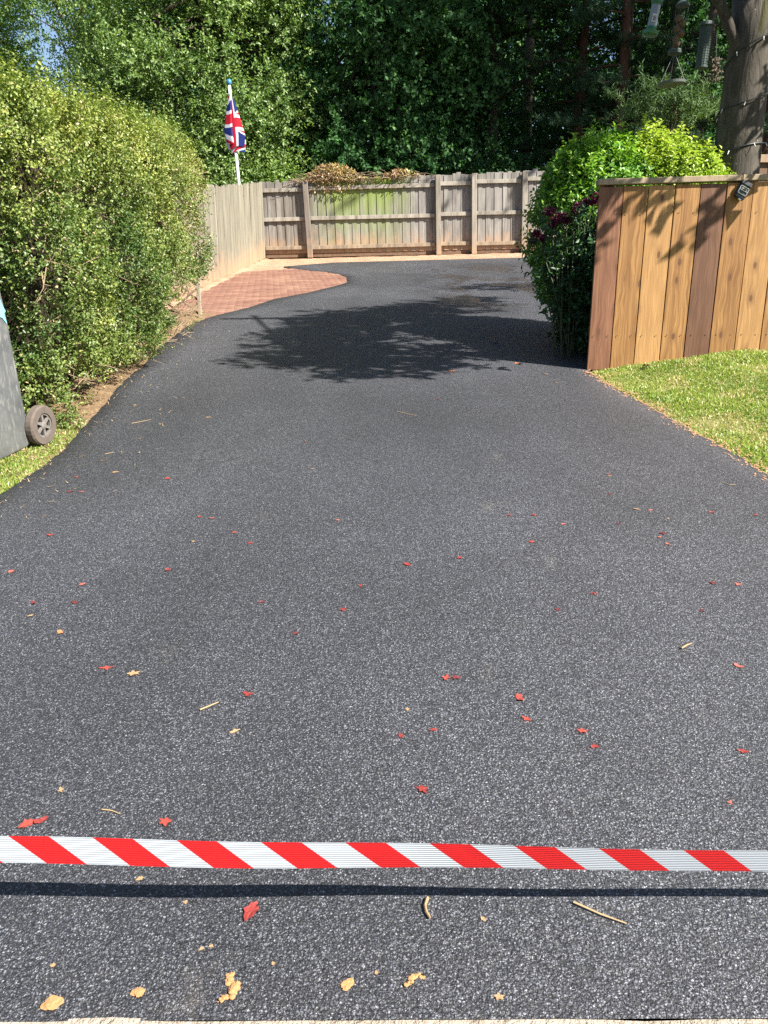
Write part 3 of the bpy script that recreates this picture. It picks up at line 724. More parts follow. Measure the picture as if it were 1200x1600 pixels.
# ------------------------------------------------------------------ wheelie bin
def wheelie_bin():
    c = gp(77, 698); Mx = Matrix.Rotation(R(8.0), 3, 'X') @ Matrix.Rotation(R(-12), 3, 'Z')
    loc = Vector((c.x, c.y, c.z + .012)) - Mx @ Vector((.285, 0, 0))
    o = thing('wheelie_bin', 'scuffed dark grey wheelie bin cut off by the left edge', 'bin', loc)
    o.rotation_euler = Mx.to_euler(); W[o.name] = Vector((0, 0, 0))
    def ch(name, mb, mat, smooth=False, parent=o):
        me = mb.mesh(name, smooth=smooth); q = bpy.data.objects.new(name, me); COL.objects.link(q); me.materials.append(mat); q.parent = parent; W[q.name] = Vector((0, 0, 0)); return q
    def loop(x0, y0, y1, z, r=.05, n=4):
        pts = []
        for cx_, cy_, a0 in ((x0 - r, y1 - r, 0), (-x0 + r, y1 - r, 90), (-x0 + r, y0 + r, 180), (x0 - r, y0 + r, 270)):
            for k in range(n + 1):
                a = R(a0 + 90 * k / n); pts.append(Vector((cx_ + r * math.cos(a), cy_ + r * math.sin(a), z)))
        return pts
    secs = [(.222, -.56, -.052, .02), (.230, -.58, -.042, .035), (.243, -.62, -.062, .35), (.262, -.67, -.087, .75), (.272, -.70, -.112, .93), (.283, -.72, -.10, .94), (.283, -.72, -.10, .985)]
    mb = MB(); vs_ = []; n_ = 20
    for s_ in secs: vs_ += loop(*s_)
    fs_ = [(i * n_ + k, i * n_ + (k + 1) % n_, (i + 1) * n_ + (k + 1) % n_, (i + 1) * n_ + k) for i in range(len(secs) - 1) for k in range(n_)]
    fs_ += [tuple(reversed(range(n_))), tuple(range((len(secs) - 1) * n_, len(secs) * n_))]
    mb.add(vs_, fs_); body = ch('body', mb, BIN, True)
    md = body.modifiers.new('edge', 'EDGE_SPLIT'); md.split_angle = R(35)
    mb = MB(); ls = [(.292, -.74, -.11, .99), (.292, -.74, -.11, 1.01), (.27, -.70, -.14, 1.05), (.15, -.5, -.25, 1.07)]; vs_ = []
    for s_ in ls: vs_ += loop(*s_)
    mb.add(vs_, [(i * n_ + k, i * n_ + (k + 1) % n_, (i + 1) * n_ + (k + 1) % n_, (i + 1) * n_ + k) for i in range(len(ls) - 1) for k in range(n_)] + [tuple(reversed(range(n_))), tuple(range((len(ls) - 1) * n_, len(ls) * n_))])
    ch('lid', mb, BIN, True)
    mb = MB(); mb.tube([(-.18, -.12, .95), (-.18, -.07, .97), (.18, -.07, .97), (.18, -.12, .95)], .014, 8); ch('handle', mb, BIN, True)
    mb = MB(); mb.tube([(-.24, 0, .112), (.24, 0, .112)], .011, 8); ch('axle', mb, BLACK)
    for sx in (1, -1):
        M = Matrix.Rotation(R(90) * sx, 3, 'Y'); cw = Vector((.255 * sx, 0, .112))
        wm = MB(); wm.lathe([(.068, -.026), (.104, -.026), (.112, -.016), (.112, .016), (.104, .026), (.068, .026), (.068, -.026)], cw, 28, M, cap=False)
        wh = ch('wheel', wm, RUBBER)
        pm_ = MB(); pm_.lathe([(.069, -.02), (.069, .006)], cw, 24, M); ch('dark_backing', pm_, BLACK, parent=wh)  # black disc stands in for shade in the holes between the spokes
        hm = MB(); hm.lathe([(.022, 0), (.022, .022), (.012, .026)], cw, 12, M); hm.lathe([(.058, .004), (.0675, .006), (.0675, .020), (.058, .020), (.058, .004)], cw, 24, M, cap=False)
        for k in range(6):
            a = k * math.pi / 3; hm.box(cw + M @ Vector((.042 * math.cos(a), .042 * math.sin(a), .014)), (.05, .014, .012), M @ Matrix.Rotation(a, 3, 'Z'))
        ch('hub', hm, HUB, parent=wh)
    # torn turquoise sticker on the side
    mb = MB(); pts = [(y_ - .075, z_ - .01) for y_, z_ in [(-.10, .80), (-.075, .83), (-.06, .79), (-.045, .765), (-.06, .755), (-.048, .70), (-.075, .735), (-.095, .745), (-.13, .76)]]
    def sx_(z): return .243 + (z - .35) / .4 * .019 + .004
    vs_ = [(sx_(z), y_, z) for y_, z in pts]; mb.add(vs_, [tuple(range(len(pts)))]); ch('sticker', mb, CYAN)
    return o
wheelie_bin()

# ------------------------------------------------------------------ grass
def grass(name, label, N, xr, yr, keep, zf, hmin, hmax, seed, straw=.12):
    rng = np.random.default_rng(seed)
    p = np.stack([rng.uniform(*xr, N), rng.uniform(*yr, N)], 1)
    k = keep(p[:, 0], p[:, 1]) & ((vnoise(P3(p[:, 0], p[:, 1]), 7, seed) + .7 * vnoise(P3(p[:, 0], p[:, 1]), 17) + rng.normal(size=N) * .5) > -.75); p = p[k]; N = len(p)
    z = zf(p[:, 0], p[:, 1]); b = np.stack([p[:, 0], p[:, 1], z - .004], 1)
    patch = .75 + .3 * vnoise(b, 3.2, seed + 2)
    h = rng.uniform(hmin, hmax, N) * patch; a = rng.random(N) * 6.28; w = rng.uniform(.0022, .0042, N)
    s = np.stack([np.cos(a), np.sin(a), np.zeros(N)], 1) * w[:, None]; ln = nrmz(np.stack([rng.normal(size=N), rng.normal(size=N), np.zeros(N)], 1)) * (h * rng.uniform(.2, .9, N))[:, None]
    m = b + ln * .35 + np.array([0, 0, 1]) * (h * .6)[:, None]; t = b + ln + np.array([0, 0, 1]) * (h * .92)[:, None]
    v = np.stack([b - s, b + s, m + s * .8, m - s * .8, t], 1).reshape(-1, 3); i = np.arange(N)[:, None] * 5
    tri = np.concatenate([i + [[0, 1, 2]], i + [[0, 2, 3]], i + [[3, 2, 4]]], 1).reshape(-1, 3)
    tint = np.clip(.42 + .22 * vnoise(b, 4, seed + 5) + rng.normal(size=N) * .18, 0, .9); dry = (vnoise(b, 5.5, seed + 8) + .5 * vnoise(b, 13, seed) > .38) & (rng.random(N) < .6)
    tint = np.where((rng.random(N) < straw) | dry, 1.0, tint)
    return tag(link(name, np_mesh(name, v, tri, {'tint': np.repeat(tint, 5)}), GRASS), label, 'grass', kind='stuff')
grass('lawn_grass', 'short sunlit grass in front of the new timber fence', 190000, (1.4, 5.2), (2.6, FY - .012), lambda x, y: (x > XR(y) - .012 + .05 * np.random.default_rng(1).random(len(x)) + .02 * np.sin(y * 31)) & (x < .56 * y + .9), lawn_z, .012, .036, 3)
def verge_z(X, Y): return gz(X, Y) - .004 + np.clip((XL(Y) - X) * .10, -.06, .09)
grass('verge_grass', 'sunlit grass strip in front of the wheelie bin', 90000, (-3.6, -1.5), (2.6, 5.0), lambda x, y: (x < XL(y) - .004) & (x > XL(y) - 1.2) & (np.random.default_rng(2).random(len(x)) < np.clip((4.75 - y) / .55, 0, 1)), verge_z, .015, .045, 6)

# ------------------------------------------------------------------ trees and shrubs
def crown_pts(c, rad, K, rng, lump=.22, shell=.5, cut=None, boughs=0, rb=.55, bflat=.5):
    n_ = boughs or K
    d = nrmz(rng.normal(size=(n_, 3))); r = shell + (1 - shell) * rng.random(n_) ** .5
    r = r * (1 + lump * vnoise(d, 2.3, c[0]) + lump * .6 * vnoise(d, 5.5, c[1]))
    p = np.array(c) + d * r[:, None] * np.array(rad)
    if boughs:                                      # each bough: a flattened clump that droops at its outer end
        i = rng.integers(0, boughs, K); size = rng.uniform(.6, 1.35, boughs)[i][:, None]; o = rng.normal(size=(K, 3)) * rb * size * np.array([1, 1, bflat])
        out = d[i] * np.array([1, 1, 0]); o[:, 2] -= .35 * np.clip((o * out).sum(1), -.5, 2) ** 2
        p = p[i] + o; d = nrmz(d[i] + o * .6)
    if cut is not None: k = cut(p); p, d = p[k], d[k]
    return p, d
def crown_leaves(p, d, rng, rc, per, m, L, Wd, slen, droop=0.0, tb=.45, tv=.16, seed=0.0, flat=1.0, jit=.45):
    K = len(p); off = rng.normal(size=(K, per, 3)) * rc * np.array([1, 1, flat])
    b = (p[:, None] + off).reshape(-1, 3)
    dd = nrmz(nrmz(off) * .8 + d[:, None] * .5 + np.array([0, 0, .3 - droop]) + rng.normal(size=(K, per, 3)) * .35).reshape(-1, 3)
    v, t, c = sprig_leaves(b, dd, slen, m, L, Wd, rng, jit=jit, upw=.7)
    ct = np.repeat(rng.normal(size=K) * .10, per * m)
    tint = np.clip(tb + ct + .12 * vnoise(c, .8, seed) + rng.normal(size=len(c)) * tv, 0, 1)
    return v, t, np.repeat(tint, 4)
def limbs(mb, base, p, rr, n, r0, z0, trunk_top):
    idx = [rr.randrange(len(p)) for _ in range(n)]
    for i in idx:
        e = Vector(p[i]); f = min(.95, max(.1, rr.random()))
        a = Vector(base).lerp(Vector(trunk_top), z0 + (1 - z0) * f); L = (e - a).length
        m1 = a.lerp(e, .35) + Vector((rr.gauss(0, .06), rr.gauss(0, .06), rr.uniform(0, .12))) * L; m2 = a.lerp(e, .7) + Vector((rr.gauss(0, .06), rr.gauss(0, .06), rr.uniform(0, .08))) * L
        r = r0 * (1 - .6 * f); mb.tube([a, m1, m2, e], [r, r * .7, r * .45, r * .15], 6, cap=False)
def tree(name, label, base, top, r0, c, rad, K, per, m, L, Wd, rc, slen, mat, bark, seed, nl=18, cut=None, group=None, cat='tree', shell=.5, droop=0.0, tb=.45, lump=.22, flat=1.0, z0=.35, tv=.16, boughs=0, rb=.55, bflat=.5):
    rng = np.random.default_rng(seed); rr = random.Random(seed)
    base = Vector((base[0], base[1], float(gz(base[0], base[1])) - .03)); o = thing(name, label, cat, base, group)
    p, d = crown_pts(c, rad, K, rng, lump=lump, shell=shell, cut=cut, boughs=boughs, rb=rb, bflat=bflat)
    mb = MB(); pts = [base]; top = Vector(top)
    for k in range(1, 7): pts.append(base.lerp(top, k / 6) + Vector((rr.gauss(0, .05), rr.gauss(0, .05), 0)) * r0 * 4)
    mb.tube([base - Vector((0, 0, .1))] + pts, [r0 * 1.35] + [r0 * (1 - .13 * k) for k in range(7)], 10)
    limbs(mb, base, p, rr, nl, r0 * .45, z0, top)
    mb.build('trunk', bark, o, smooth=True)
    v, t, a = crown_leaves(p, d, rng, rc, per, m, L, Wd, slen, droop, tb=tb, seed=seed * .37, flat=flat, tv=tv)
    link('crown', np_mesh('crown', v, t, {'tint': a}, origin=base), mat, o, base)
    return o

# left dense tree and its neighbours beyond the fences
tree('broadleaf_tree', 'dense mid green tree filling the view behind the flag', (-4.8, 22.5), (-4.6, 22.3, 9.5), .22, (-4.75, 22.0, 6.6), (3.05, 2.3, 5.2), 2500, 8, 9, .078, .046, .20, .30, LEAF_LIGHT, BARKD, 21, shell=.55, lump=.22, tb=.6, boughs=150, rb=.42, bflat=.6, nl=40)
tree('ash_tree', 'feathery light green tree at top left above the hedge', (-12.4, 26), (-12.2, 26, 11), .2, (-12.4, 26.0, 7.0), (3.5, 2.6, 5.0), 1200, 7, 10, .10, .04, .26, .45, LEAF_FEATHER, BARKR, 22, shell=.3, lump=.25, tb=.7, boughs=75, rb=.5, bflat=.45, cut=lambda p: (p[:, 0] < -11.0) | (p[:, 2] > 9.4) | (p[:, 2] < 7.0))
tree('birch_tree', 'slender tree between the feathery tree and the dense tree', (-8.2, 24), (-8.4, 24.2, 12), .11, (-8.9, 24.2, 10.2), (1.7, 1.6, 3.6), 330, 6, 9, .085, .05, .34, .4, LEAF_FEATHER, BARKR, 23, shell=.3, lump=.3, tb=.5, cut=lambda p: p[:, 2] > 8.6)
tree('maple_tree', 'dark green maple behind the middle of the far fence', (-.3, 23.2), (-.2, 23.2, 11), .24, (-.2, 22.6, 7.2), (2.35, 2.1, 5.4), 1150, 6, 8, .105, .078, .22, .34, LEAF_MAPLE, BARKD, 24, shell=.45, lump=.34, droop=.5, tb=.4, boughs=58, rb=.46, bflat=.42, nl=34)
tree('maple_tree', 'dark green maple whose pale leaf clumps hang right of the middle', (3.0, 23.8), (3.1, 23.8, 11), .22, (2.9, 23.2, 7.4), (2.3, 2.1, 5.6), 1050, 6, 8, .105, .078, .22, .34, LEAF_MAPLE, BARKD, 25, shell=.45, lump=.34, droop=.5, tb=.4, boughs=52, rb=.46, bflat=.42, nl=34)
tree('understorey_bush', 'yellow green bush showing above the corner of the far fence', (-3.0, 20.9), (-3.0, 20.9, 3.5), .05, (-2.85, 20.9, 3.45), (1.15, .7, .85), 330, 5, 8, .07, .04, .2, .28, LEAF_FEATHER, BARKD, 26, shell=.4, lump=.3, tb=.72, cat='bush', nl=10)
def ivy_cut(p): return p[:, 1] > BY + .3
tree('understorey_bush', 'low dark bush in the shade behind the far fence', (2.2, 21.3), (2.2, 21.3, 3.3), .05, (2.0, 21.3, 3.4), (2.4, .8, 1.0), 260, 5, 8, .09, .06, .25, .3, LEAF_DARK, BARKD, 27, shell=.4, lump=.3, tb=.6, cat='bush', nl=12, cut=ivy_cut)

def conifer(label, base, H, r0, seed, zlow, reach, nb=46, tb=.4, tufts=9):
    rng = np.random.default_rng(seed); rr = random.Random(seed)
    base = Vector((base[0], base[1], float(gz(*base)) - .03)); o = thing('conifer_tree', label, 'tree', base, 'dark conifers behind the right shrubs')
    mb = MB(); top = base + Vector((rr.gauss(0, .2), rr.gauss(0, .2), H))
    mb.tube([base - Vector((0, 0, .1))] + [base.lerp(top, k / 6) + Vector((rr.gauss(0, .04), rr.gauss(0, .04), 0)) for k in range(7)], [r0 * 1.3] + [r0 * (1 - .14 * k) for k in range(7)], 10)
    tb_b, tb_d, tb_s = [], [], []
    for k in range(nb):
        f = (k + rr.random()) / nb; z = zlow + f * (H - zlow); Lb = reach * (1 - .75 * f) * rr.uniform(.65, 1.1); a = k * 2.399 + rr.gauss(0, .3)
        d = Vector((math.cos(a), math.sin(a), 0)); s0 = base.lerp(top, z / H); pts = [s0]
        for j in range(1, 6):
            u = j / 5; pts.append(s0 + d * Lb * u + Vector((rr.gauss(0, .05), rr.gauss(0, .05), Lb * (.10 * u - .30 * u * u) + (.10 * Lb if u > .9 else 0))))
        mb.tube(pts, [.035 * r0 / .18 * (1 - .8 * j / 5) + .004 for j in range(6)], 5, cap=False)
        for j in range(int(tufts * Lb * 2.2)):
            u = rr.uniform(.25, 1.0); q = u * 5; i = min(4, int(q)); p = pts[i].lerp(pts[i + 1], q - i)
            side = Vector((-d.y, d.x, 0)) * rr.choice((-1, 1)); w = (1.05 - u) * .55 * rr.random() + .08
            pp = p + side * w * Lb * .5 + Vector((0, 0, -rr.random() * .08)); dd = (d * .6 + side * .8 * rr.random() + Vector((0, 0, rr.gauss(.1, .25)))).normalized()
            tb_b.append(pp); tb_d.append(dd); tb_s.append(rr.uniform(.22, .42))
    mb.build('trunk', BARKR if seed % 2 else BARKD, o, smooth=True)
    b = np.array(tb_b); d = np.array(tb_d)
    v, t, c = sprig_leaves(b, d, np.array(tb_s), 34, .105, .016, rng, spread=.9, jit=.25, upw=.5)
    tint = np.clip(tb + np.repeat(rng.normal(size=len(b)) * .14, 34) + rng.normal(size=len(c)) * .12, 0, 1)
    link('crown', np_mesh('crown', v, t, {'tint': np.repeat(tint, 4)}, origin=base), NEEDLE, o, base)
    return o
conifer('dark conifer with drooping boughs left of the green shrub top', (5.1, 22.3), 13, .17, 31, 1.2, 2.6)
conifer('reddish trunked pine standing behind the green shrub', (5.9, 21.0), 14, .15, 33, 1.8, 2.3)
conifer('dark conifer behind the golden shrub and bird feeders', (7.7, 20.6), 13, .16, 32, 1.4, 2.3)
conifer('pine with a red brown trunk right of the thick grey trunk', (9.2, 20.0), 13, .17, 35, 2.0, 2.2)
conifer('tall dark conifer deep in the shade between maple and pine', (6.6, 23.4), 15, .2, 34, 1.4, 2.9)
# a bright low bough behind the feeders
tree('pine_sapling', 'pale green sunlit young pine behind the hanging tray feeder', (3.75, 10.8), (3.65, 10.8, 3.75), .03, (3.62, 10.8, 3.62), (.5, .35, .16), 40, 5, 26, .075, .012, .11, .2, NEEDLE, BARKR, 41, shell=.2, tb=.9, nl=8, flat=.5, tv=.1)

# shade trees to the right, mostly outside the frame
tree('broadleaf_tree', 'tall broad tree right of the frame shading the wood', (9.9, 18.8), (9.8, 18.7, 17), .32, (9.6, 18.5, 16.0), (4.0, 3.6, 4.2), 430, 6, 8, .2, .15, .7, .6, LEAF_MAPLE, BARKD, 51, shell=.3)
tree('broadleaf_tree', 'second tall broad tree right of the frame shading the wood', (15.0, 21.0), (15, 21, 18), .34, (14.6, 20.6, 15.5), (4.4, 4.0, 5.6), 480, 6, 8, .22, .16, .75, .6, LEAF_MAPLE, BARKD, 52, shell=.3)

# far wood closing the view
def far_wood():
    rng = np.random.default_rng(61); N = 36000
    x = rng.uniform(-34, 30, N); z = rng.random(N) ** .8 * 15 + 1.5; y = 31 + 5 * rng.random(N) + 1.5 * np.sin(x * .5)
    top = 12.5 + 3 * np.sin(x * .55) + 2 * np.sin(x * 1.3 + 1); k = z < top
    gap = (np.abs(x + 12.5) < 1.7) & (z > 5.6); k &= ~(gap & (rng.random(N) < .97)); k &= ~((x < -10) & (z > 8) & (rng.random(N) < .5))
    p = np.stack([x, y, z + 2], 1)[k]; d = nrmz(rng.normal(size=p.shape) + np.array([.3, -.8, .4]))
    v, t, a = crown_leaves(p, d, rng, .6, 4, 8, .15, .11, .6, .3, tb=.3)
    tag(link('far_wood', np_mesh('far_wood', v, t, {'tint': a}), LEAF_MAPLE), 'dark mass of far woodland foliage behind the trees', 'woodland', kind='stuff')
far_wood()
rr = random.Random(8)
for i, (x_, y_, h_, r_) in enumerate(((-9.5, 29, 14, .16), (1.2, 27.5, 13, .2), (4.6, 28, 13, .18), (8.2, 24.5, 13, .17))):
    mb = MB(); zb = float(gz(x_, y_)); mb.tube([(x_ + rr.gauss(0, .1) * k, y_, zb - .1 + h_ * k / 5) for k in range(6)], [r_ * (1.2 - .16 * k) for k in range(6)], 9)
    lb = ['thin reddish trunk against the sky gap at top left', 'dark bare trunk in the shade behind the middle maple', 'dark bare trunk in the shade behind the right maple', 'dark bare trunk deep among the conifers'][i]
    t_ = thing('bare_trunk', lb, 'tree', (x_, y_, zb), 'bare trunks in the wood'); mb.build('trunk', BARKR if i == 0 else BARKD, t_, smooth=True)

# shrubs behind the new fence
def shrub(name, label, base, c, rad, K, m, L, Wd, slen, mat, seed, tb, shoots, flowers=False, shell=.55, lump=.2, cut=None, tv=.17, per=1):
    rng = np.random.default_rng(seed); rr = random.Random(seed); base = Vector((base[0], base[1], float(gz(*base)) - .02)); o = thing(name, label, 'shrub', base)
    p, d = crown_pts(c, rad, K, rng, lump=lump, shell=shell, cut=cut)
    rel = (p[:, 2] - c[2]) / rad[2]; p[:, 2] = c[2] + rad[2] * np.sign(rel) * np.abs(rel) ** .62 * (.93 + .07 * vnoise(p, 6, seed))
    p[:, 2] = np.maximum(p[:, 2], gz(p[:, 0], p[:, 1]) + .04)
    dd = nrmz(d * .8 + np.array([0, 0, .55]) + rng.normal(size=p.shape) * .45)
    v, t, cc = sprig_leaves(p - dd * slen * .5, dd, slen, m, L, Wd, rng, jit=.35)
    parts = [(v, t, np.repeat(np.clip(tb + .15 * vnoise(cc, 3, seed) + rng.normal(size=len(cc)) * tv, 0, 1), 4))]
    if shoots:
        k = d[:, 2] > .35; q = p[k][:shoots]; dq = nrmz(np.array([0, 0, 1.]) + d[k][:shoots] * .35 + rng.normal(size=q.shape) * .18)
        v, t, cc = sprig_leaves(q, dq, rng.uniform(.06, .22, len(q)), 14, L, Wd, rng, jit=.3); parts.append((v, t, np.repeat(np.clip(tb + .2 + rng.normal(size=len(cc)) * .15, 0, 1), 4)))
    v, t, a = join_np(parts); link('foliage', np_mesh('foliage', v, t, {'tint': a}, origin=base), mat, o, base)
    mb = MB()
    for i in range(26):
        e = Vector(p[rr.randrange(len(p))]); s_ = base + Vector((rr.gauss(0, .1), rr.gauss(0, .1), 0)); mb.tube([s_, s_.lerp(e, .5) + Vector((rr.gauss(0, .06), rr.gauss(0, .06), .08)), e], [.014, .009, .003], 5, cap=False)
    mb.build('stems', DSTEM, o)
    return o
behind = lambda p: p[:, 1] > FY + .22
shrub('green_shrub', 'bright green leafy shrub left of the golden one behind the fence end', (2.05, 7.6), (1.98, 7.6, 1.86), (.58, .80, .78), 5600, 10, .046, .026, .17, LEAF_GREEN, 71, .74, 240, cut=behind, lump=.16)
shrub('golden_shrub', 'yellow green clipped shrub right behind the new timber fence', (2.5, 7.45), (2.50, 7.45, 1.86), (.54, .58, .80), 5600, 10, .042, .022, .16, LEAF_GOLD, 72, .72, 420, cut=behind, lump=.10)
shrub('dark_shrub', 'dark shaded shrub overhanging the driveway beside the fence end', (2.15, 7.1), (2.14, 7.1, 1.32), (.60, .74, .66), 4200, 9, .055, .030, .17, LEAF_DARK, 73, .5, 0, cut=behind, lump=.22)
# crimson flowered plant in front of the green shrub
def flowering():
    rng = np.random.default_rng(75); rr = random.Random(75); Y = 6.72
    heads = [(858, 330, .055), (868, 345, .05), (878, 338, .05), (862, 352, .04), (884, 345, .035), (838, 365, .035), (845, 372, .04), (832, 376, .03), (905, 322, .045), (918, 316, .05), (928, 312, .05), (937, 306, .05), (898, 332, .03)]
    c0 = at(890, 400, Y); base = Vector((c0.x + .02, Y, float(gz(c0.x, Y)) - .02)); o = thing('flowering_plant', 'tall plant with crimson flower heads at the left end of the fence', 'plant', base)
    mb = MB(); lv = []
    for px, py, r in heads:
        Yh = Y + rr.uniform(-.12, .08); p = at(px, py, Yh); s_ = base + Vector((rr.gauss(0, .06), rr.gauss(0, .05), 0)); m_ = s_.lerp(p, .55) + Vector((0, 0, .08))
        mb.tube([s_, m_, p], [.006, .005, .003], 5, cap=False)
        N = 170; d = nrmz(rng.normal(size=(N, 3))); q = np.array(p) + d * r * rng.random((N, 1)) ** .4 * np.array([1.15, 1, .75]); ax = nrmz(d + rng.normal(size=d.shape) * .5); nr = nrmz(np.cross(ax, rng.normal(size=d.shape)))
        v, t = leaf_quads(q, ax, nr, .020, .014)
        fl = np_mesh('flower_head', v, t, {'tint': np.repeat(rng.random(N), 4)}, origin=p); link('flower_head', fl, PETAL, o, p)
        K = 9; bb = np.array([s_.lerp(p, u) for u in np.linspace(.35, .95, K)]) + rng.normal(size=(K, 3)) * .03; lv.append((bb, nrmz(rng.normal(size=(K, 3)) + np.array([0, -.2, .3]))))
    mb.build('stems', DSTEM, o)
    b = np.concatenate([a for a, _ in lv]); d = np.concatenate([a for _, a in lv]); v, t, c = sprig_leaves(b, d, .12, 7, .055, .026, rng)
    link('foliage', np_mesh('foliage', v, t, {'tint': np.repeat(np.clip(.7 + rng.normal(size=len(c)) * .2, 0, 1), 4)}, origin=base), LEAF_DARK, o, base)
flowering()

# thick trunk, its limbs and its crown overhead
TRX, TRY = at(1150, 230, 7.35).x, 7.35
def near_tree():
    rng = np.random.default_rng(81); rr = random.Random(81); base = Vector((TRX, TRY, float(gz(TRX, TRY)) - .03)); o = thing('sycamore_tree', 'thick grey trunk wound with cable behind the new timber fence', 'tree', base)
    mb = MB(); pts, rad = [], []
    for k in range(9):
        z = base.z + k * .36; pts.append(Vector((TRX + .004 * k + .008 * math.sin(k * 2), TRY, z))); rad.append(.192 - .001 * k + (.05 if k == 0 else 0) + .008 * math.sin(k * 1.7))
    mb.tube(pts, rad, 22); mb.build('trunk', BARK, o, smooth=True)
    zf = 3.22; f0 = Vector((TRX + .03, TRY, zf))
    def limb(name, P, r, mat):
        m_ = MB(); m_.tube(P, r, 14); m_.build(name, mat, o, smooth=True)
    limb('limb', [f0 + Vector((-.03, -.06, -.25)), f0 + Vector((.0, -.10, .2)), f0 + Vector((.02, -.12, .8)), f0 + Vector((-.15, -.5, 2.0)), f0 + Vector((-.3, -1.2, 3.2))], [.075, .085, .08, .075, .05], BARKM)
    limb('limb', [f0 + Vector((.14, 0, -.15)), f0 + Vector((.22, .02, .3)), f0 + Vector((.4, .0, 1.2)), f0 + Vector((.6, -.4, 2.4)), f0 + Vector((.7, -1.1, 3.4))], [.09, .105, .10, .09, .05], BARKM)
    limb('limb', [f0 + Vector((-.06, -.03, -.14)), f0 + Vector((-.14, -.05, .10)), f0 + Vector((-.33, -.06, .42)), f0 + Vector((-.75, -.12, .80)), f0 + Vector((-1.5, -.3, 1.05))], [.07, .05, .042, .036, .02], BARK)
    # the crown reaches forward over the fence and throws its shade on the drive
    poly = np.array([(5.0, 3.95), (4.95, 5.2), (5.7, 5.75), (7.5, 6.65), (8.5, 6.4), (9.4, 6.05), (10.0, 5.95), (9.6, 5.55), (8.5, 5.3), (7.6, 5.32), (6.8, 5.05), (6.3, 4.7), (6.02, 4.05), (5.6, 3.7)])
    def inside(q):
        r_ = np.zeros(len(q), bool); n_ = len(poly)
        for i in range(n_):
            a_, b_ = poly[i], poly[(i + 1) % n_]; c_ = (a_[1] > q[:, 1]) != (b_[1] > q[:, 1])
            xi = (b_[0] - a_[0]) * (q[:, 1] - a_[1]) / (b_[1] - a_[1] + 1e-9) + a_[0]; r_ ^= c_ & (q[:, 0] < xi)
        return r_
    q = rng.uniform((4.8, 3.5), (10.2, 6.8), (900, 2)); q = q[inside(q)]
    q = np.concatenate([q, rng.uniform((6.15, 3.68), (6.42, 3.9), (3, 2)), rng.uniform((6.55, 3.40), (6.75, 3.5), (2, 2)), rng.uniform((7.65, 3.7), (7.9, 4.6), (8, 2))])
    tau = rng.uniform(-.7, .9, len(q)); cph, sph = math.cos(SUN_PHI), math.sin(SUN_PHI)      # spread along the sun's direction
    p = np.stack([q[:, 0] * sph + tau * cph, q[:, 0] * cph - tau * sph, q[:, 1] + math.tan(SUN_EL) * tau], 1); d = nrmz(p - np.array([3.4, 6.6, 4.4]))
    v, t, a = crown_leaves(p, d, rng, .09, 4, 6, .11, .085, .22, .4, tb=.5)
    link('crown', np_mesh('crown', v, t, {'tint': a}, origin=base), LEAF_MAPLE, o, base)
    m_ = MB()
    for i in range(26):
        e = Vector(p[rr.randrange(len(p))]); a_ = f0 + Vector((rr.choice((-.2, .5)), -.8, rr.uniform(1.6, 3.0))); m_.tube([a_, a_.lerp(e, .5) + Vector((rr.gauss(0, .1), rr.gauss(0, .1), .1)), e], [.035, .02, .006], 6, cap=False)
    m_.build('branches', BARK, o, smooth=True)
    return o
near_tree()

# ------------------------------------------------------------------ string lights on the trunk
def string_lights():
    rr = random.Random(5); c = Vector((TRX + .02, TRY, 0)); z0 = at(1130, 262, TRY - .2).z; o = thing('string_lights', 'dark cable of tiny lights wound round the thick trunk', 'string lights', (TRX, TRY - .2, z0))
    mb = MB(); pts = []; n_ = 120
    for k in range(n_ + 1):
        f = k / n_; a = R(180) + f * R(360 * 2.6); z = z0 + .06 + f * 1.05 + .03 * math.sin(f * 23); r = .202 + .004 * math.sin(f * 40) - .004 * f
        pts.append(c + Vector((.004 * (z - base_z) / .36 - .015, 0, 0)) + Vector((r * math.cos(a), r * math.sin(a), z)))
    mb.tube(pts, .006, 6); mb.build('cable', CABLE, o)
    for k in range(6, n_, 7):
        p = pts[k]; out = (p - Vector((c.x, c.y, p.z))).normalized(); q = p + out * .008
        m_ = MB(); m_.tube([q, q + out * .01 + Vector((rr.gauss(0, .006), rr.gauss(0, .006), -.03))], [.0045, .002], 6); m_.build('bulb', BULB, o)
base_z = float(gz(TRX, TRY)) - .03
string_lights()

# ------------------------------------------------------------------ things hanging from the limb
def cord(mb, a, b): mb.tube([a, b], .0025, 4)
LIMBZ = 4.15
def seed_feeder():
    Y = 7.0; b = at(1016, 52, Y); o = thing('seed_feeder', 'clear tube seed feeder with green cap and base hanging from the tree', 'bird feeder', b)
    top = at(1026, 6, Y); ax = (top - b); L = ax.length; M = Vector((0, 0, 1)).rotation_difference(ax).to_matrix()
    def P(z): return b + ax.normalized() * z
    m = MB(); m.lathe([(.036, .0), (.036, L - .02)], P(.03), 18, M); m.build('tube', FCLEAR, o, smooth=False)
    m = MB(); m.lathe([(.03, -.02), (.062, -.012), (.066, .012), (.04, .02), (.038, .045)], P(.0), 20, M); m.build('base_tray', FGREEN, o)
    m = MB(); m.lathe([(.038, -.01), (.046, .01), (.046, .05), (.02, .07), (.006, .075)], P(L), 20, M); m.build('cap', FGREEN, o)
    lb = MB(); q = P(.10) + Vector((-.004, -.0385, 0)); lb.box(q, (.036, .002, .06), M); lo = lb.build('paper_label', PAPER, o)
    st = MB()
    for k in range(6): st.box(q + M @ Vector((0, -.0018, -.018 + k * .006)), (.022, .001, .003), M)
    st.build('bar_marks', BLACK, lo)
    m = MB(); cord(m, P(L + .06), Vector((top.x + .05, Y, LIMBZ))); m.build('cord', CABLE, o)
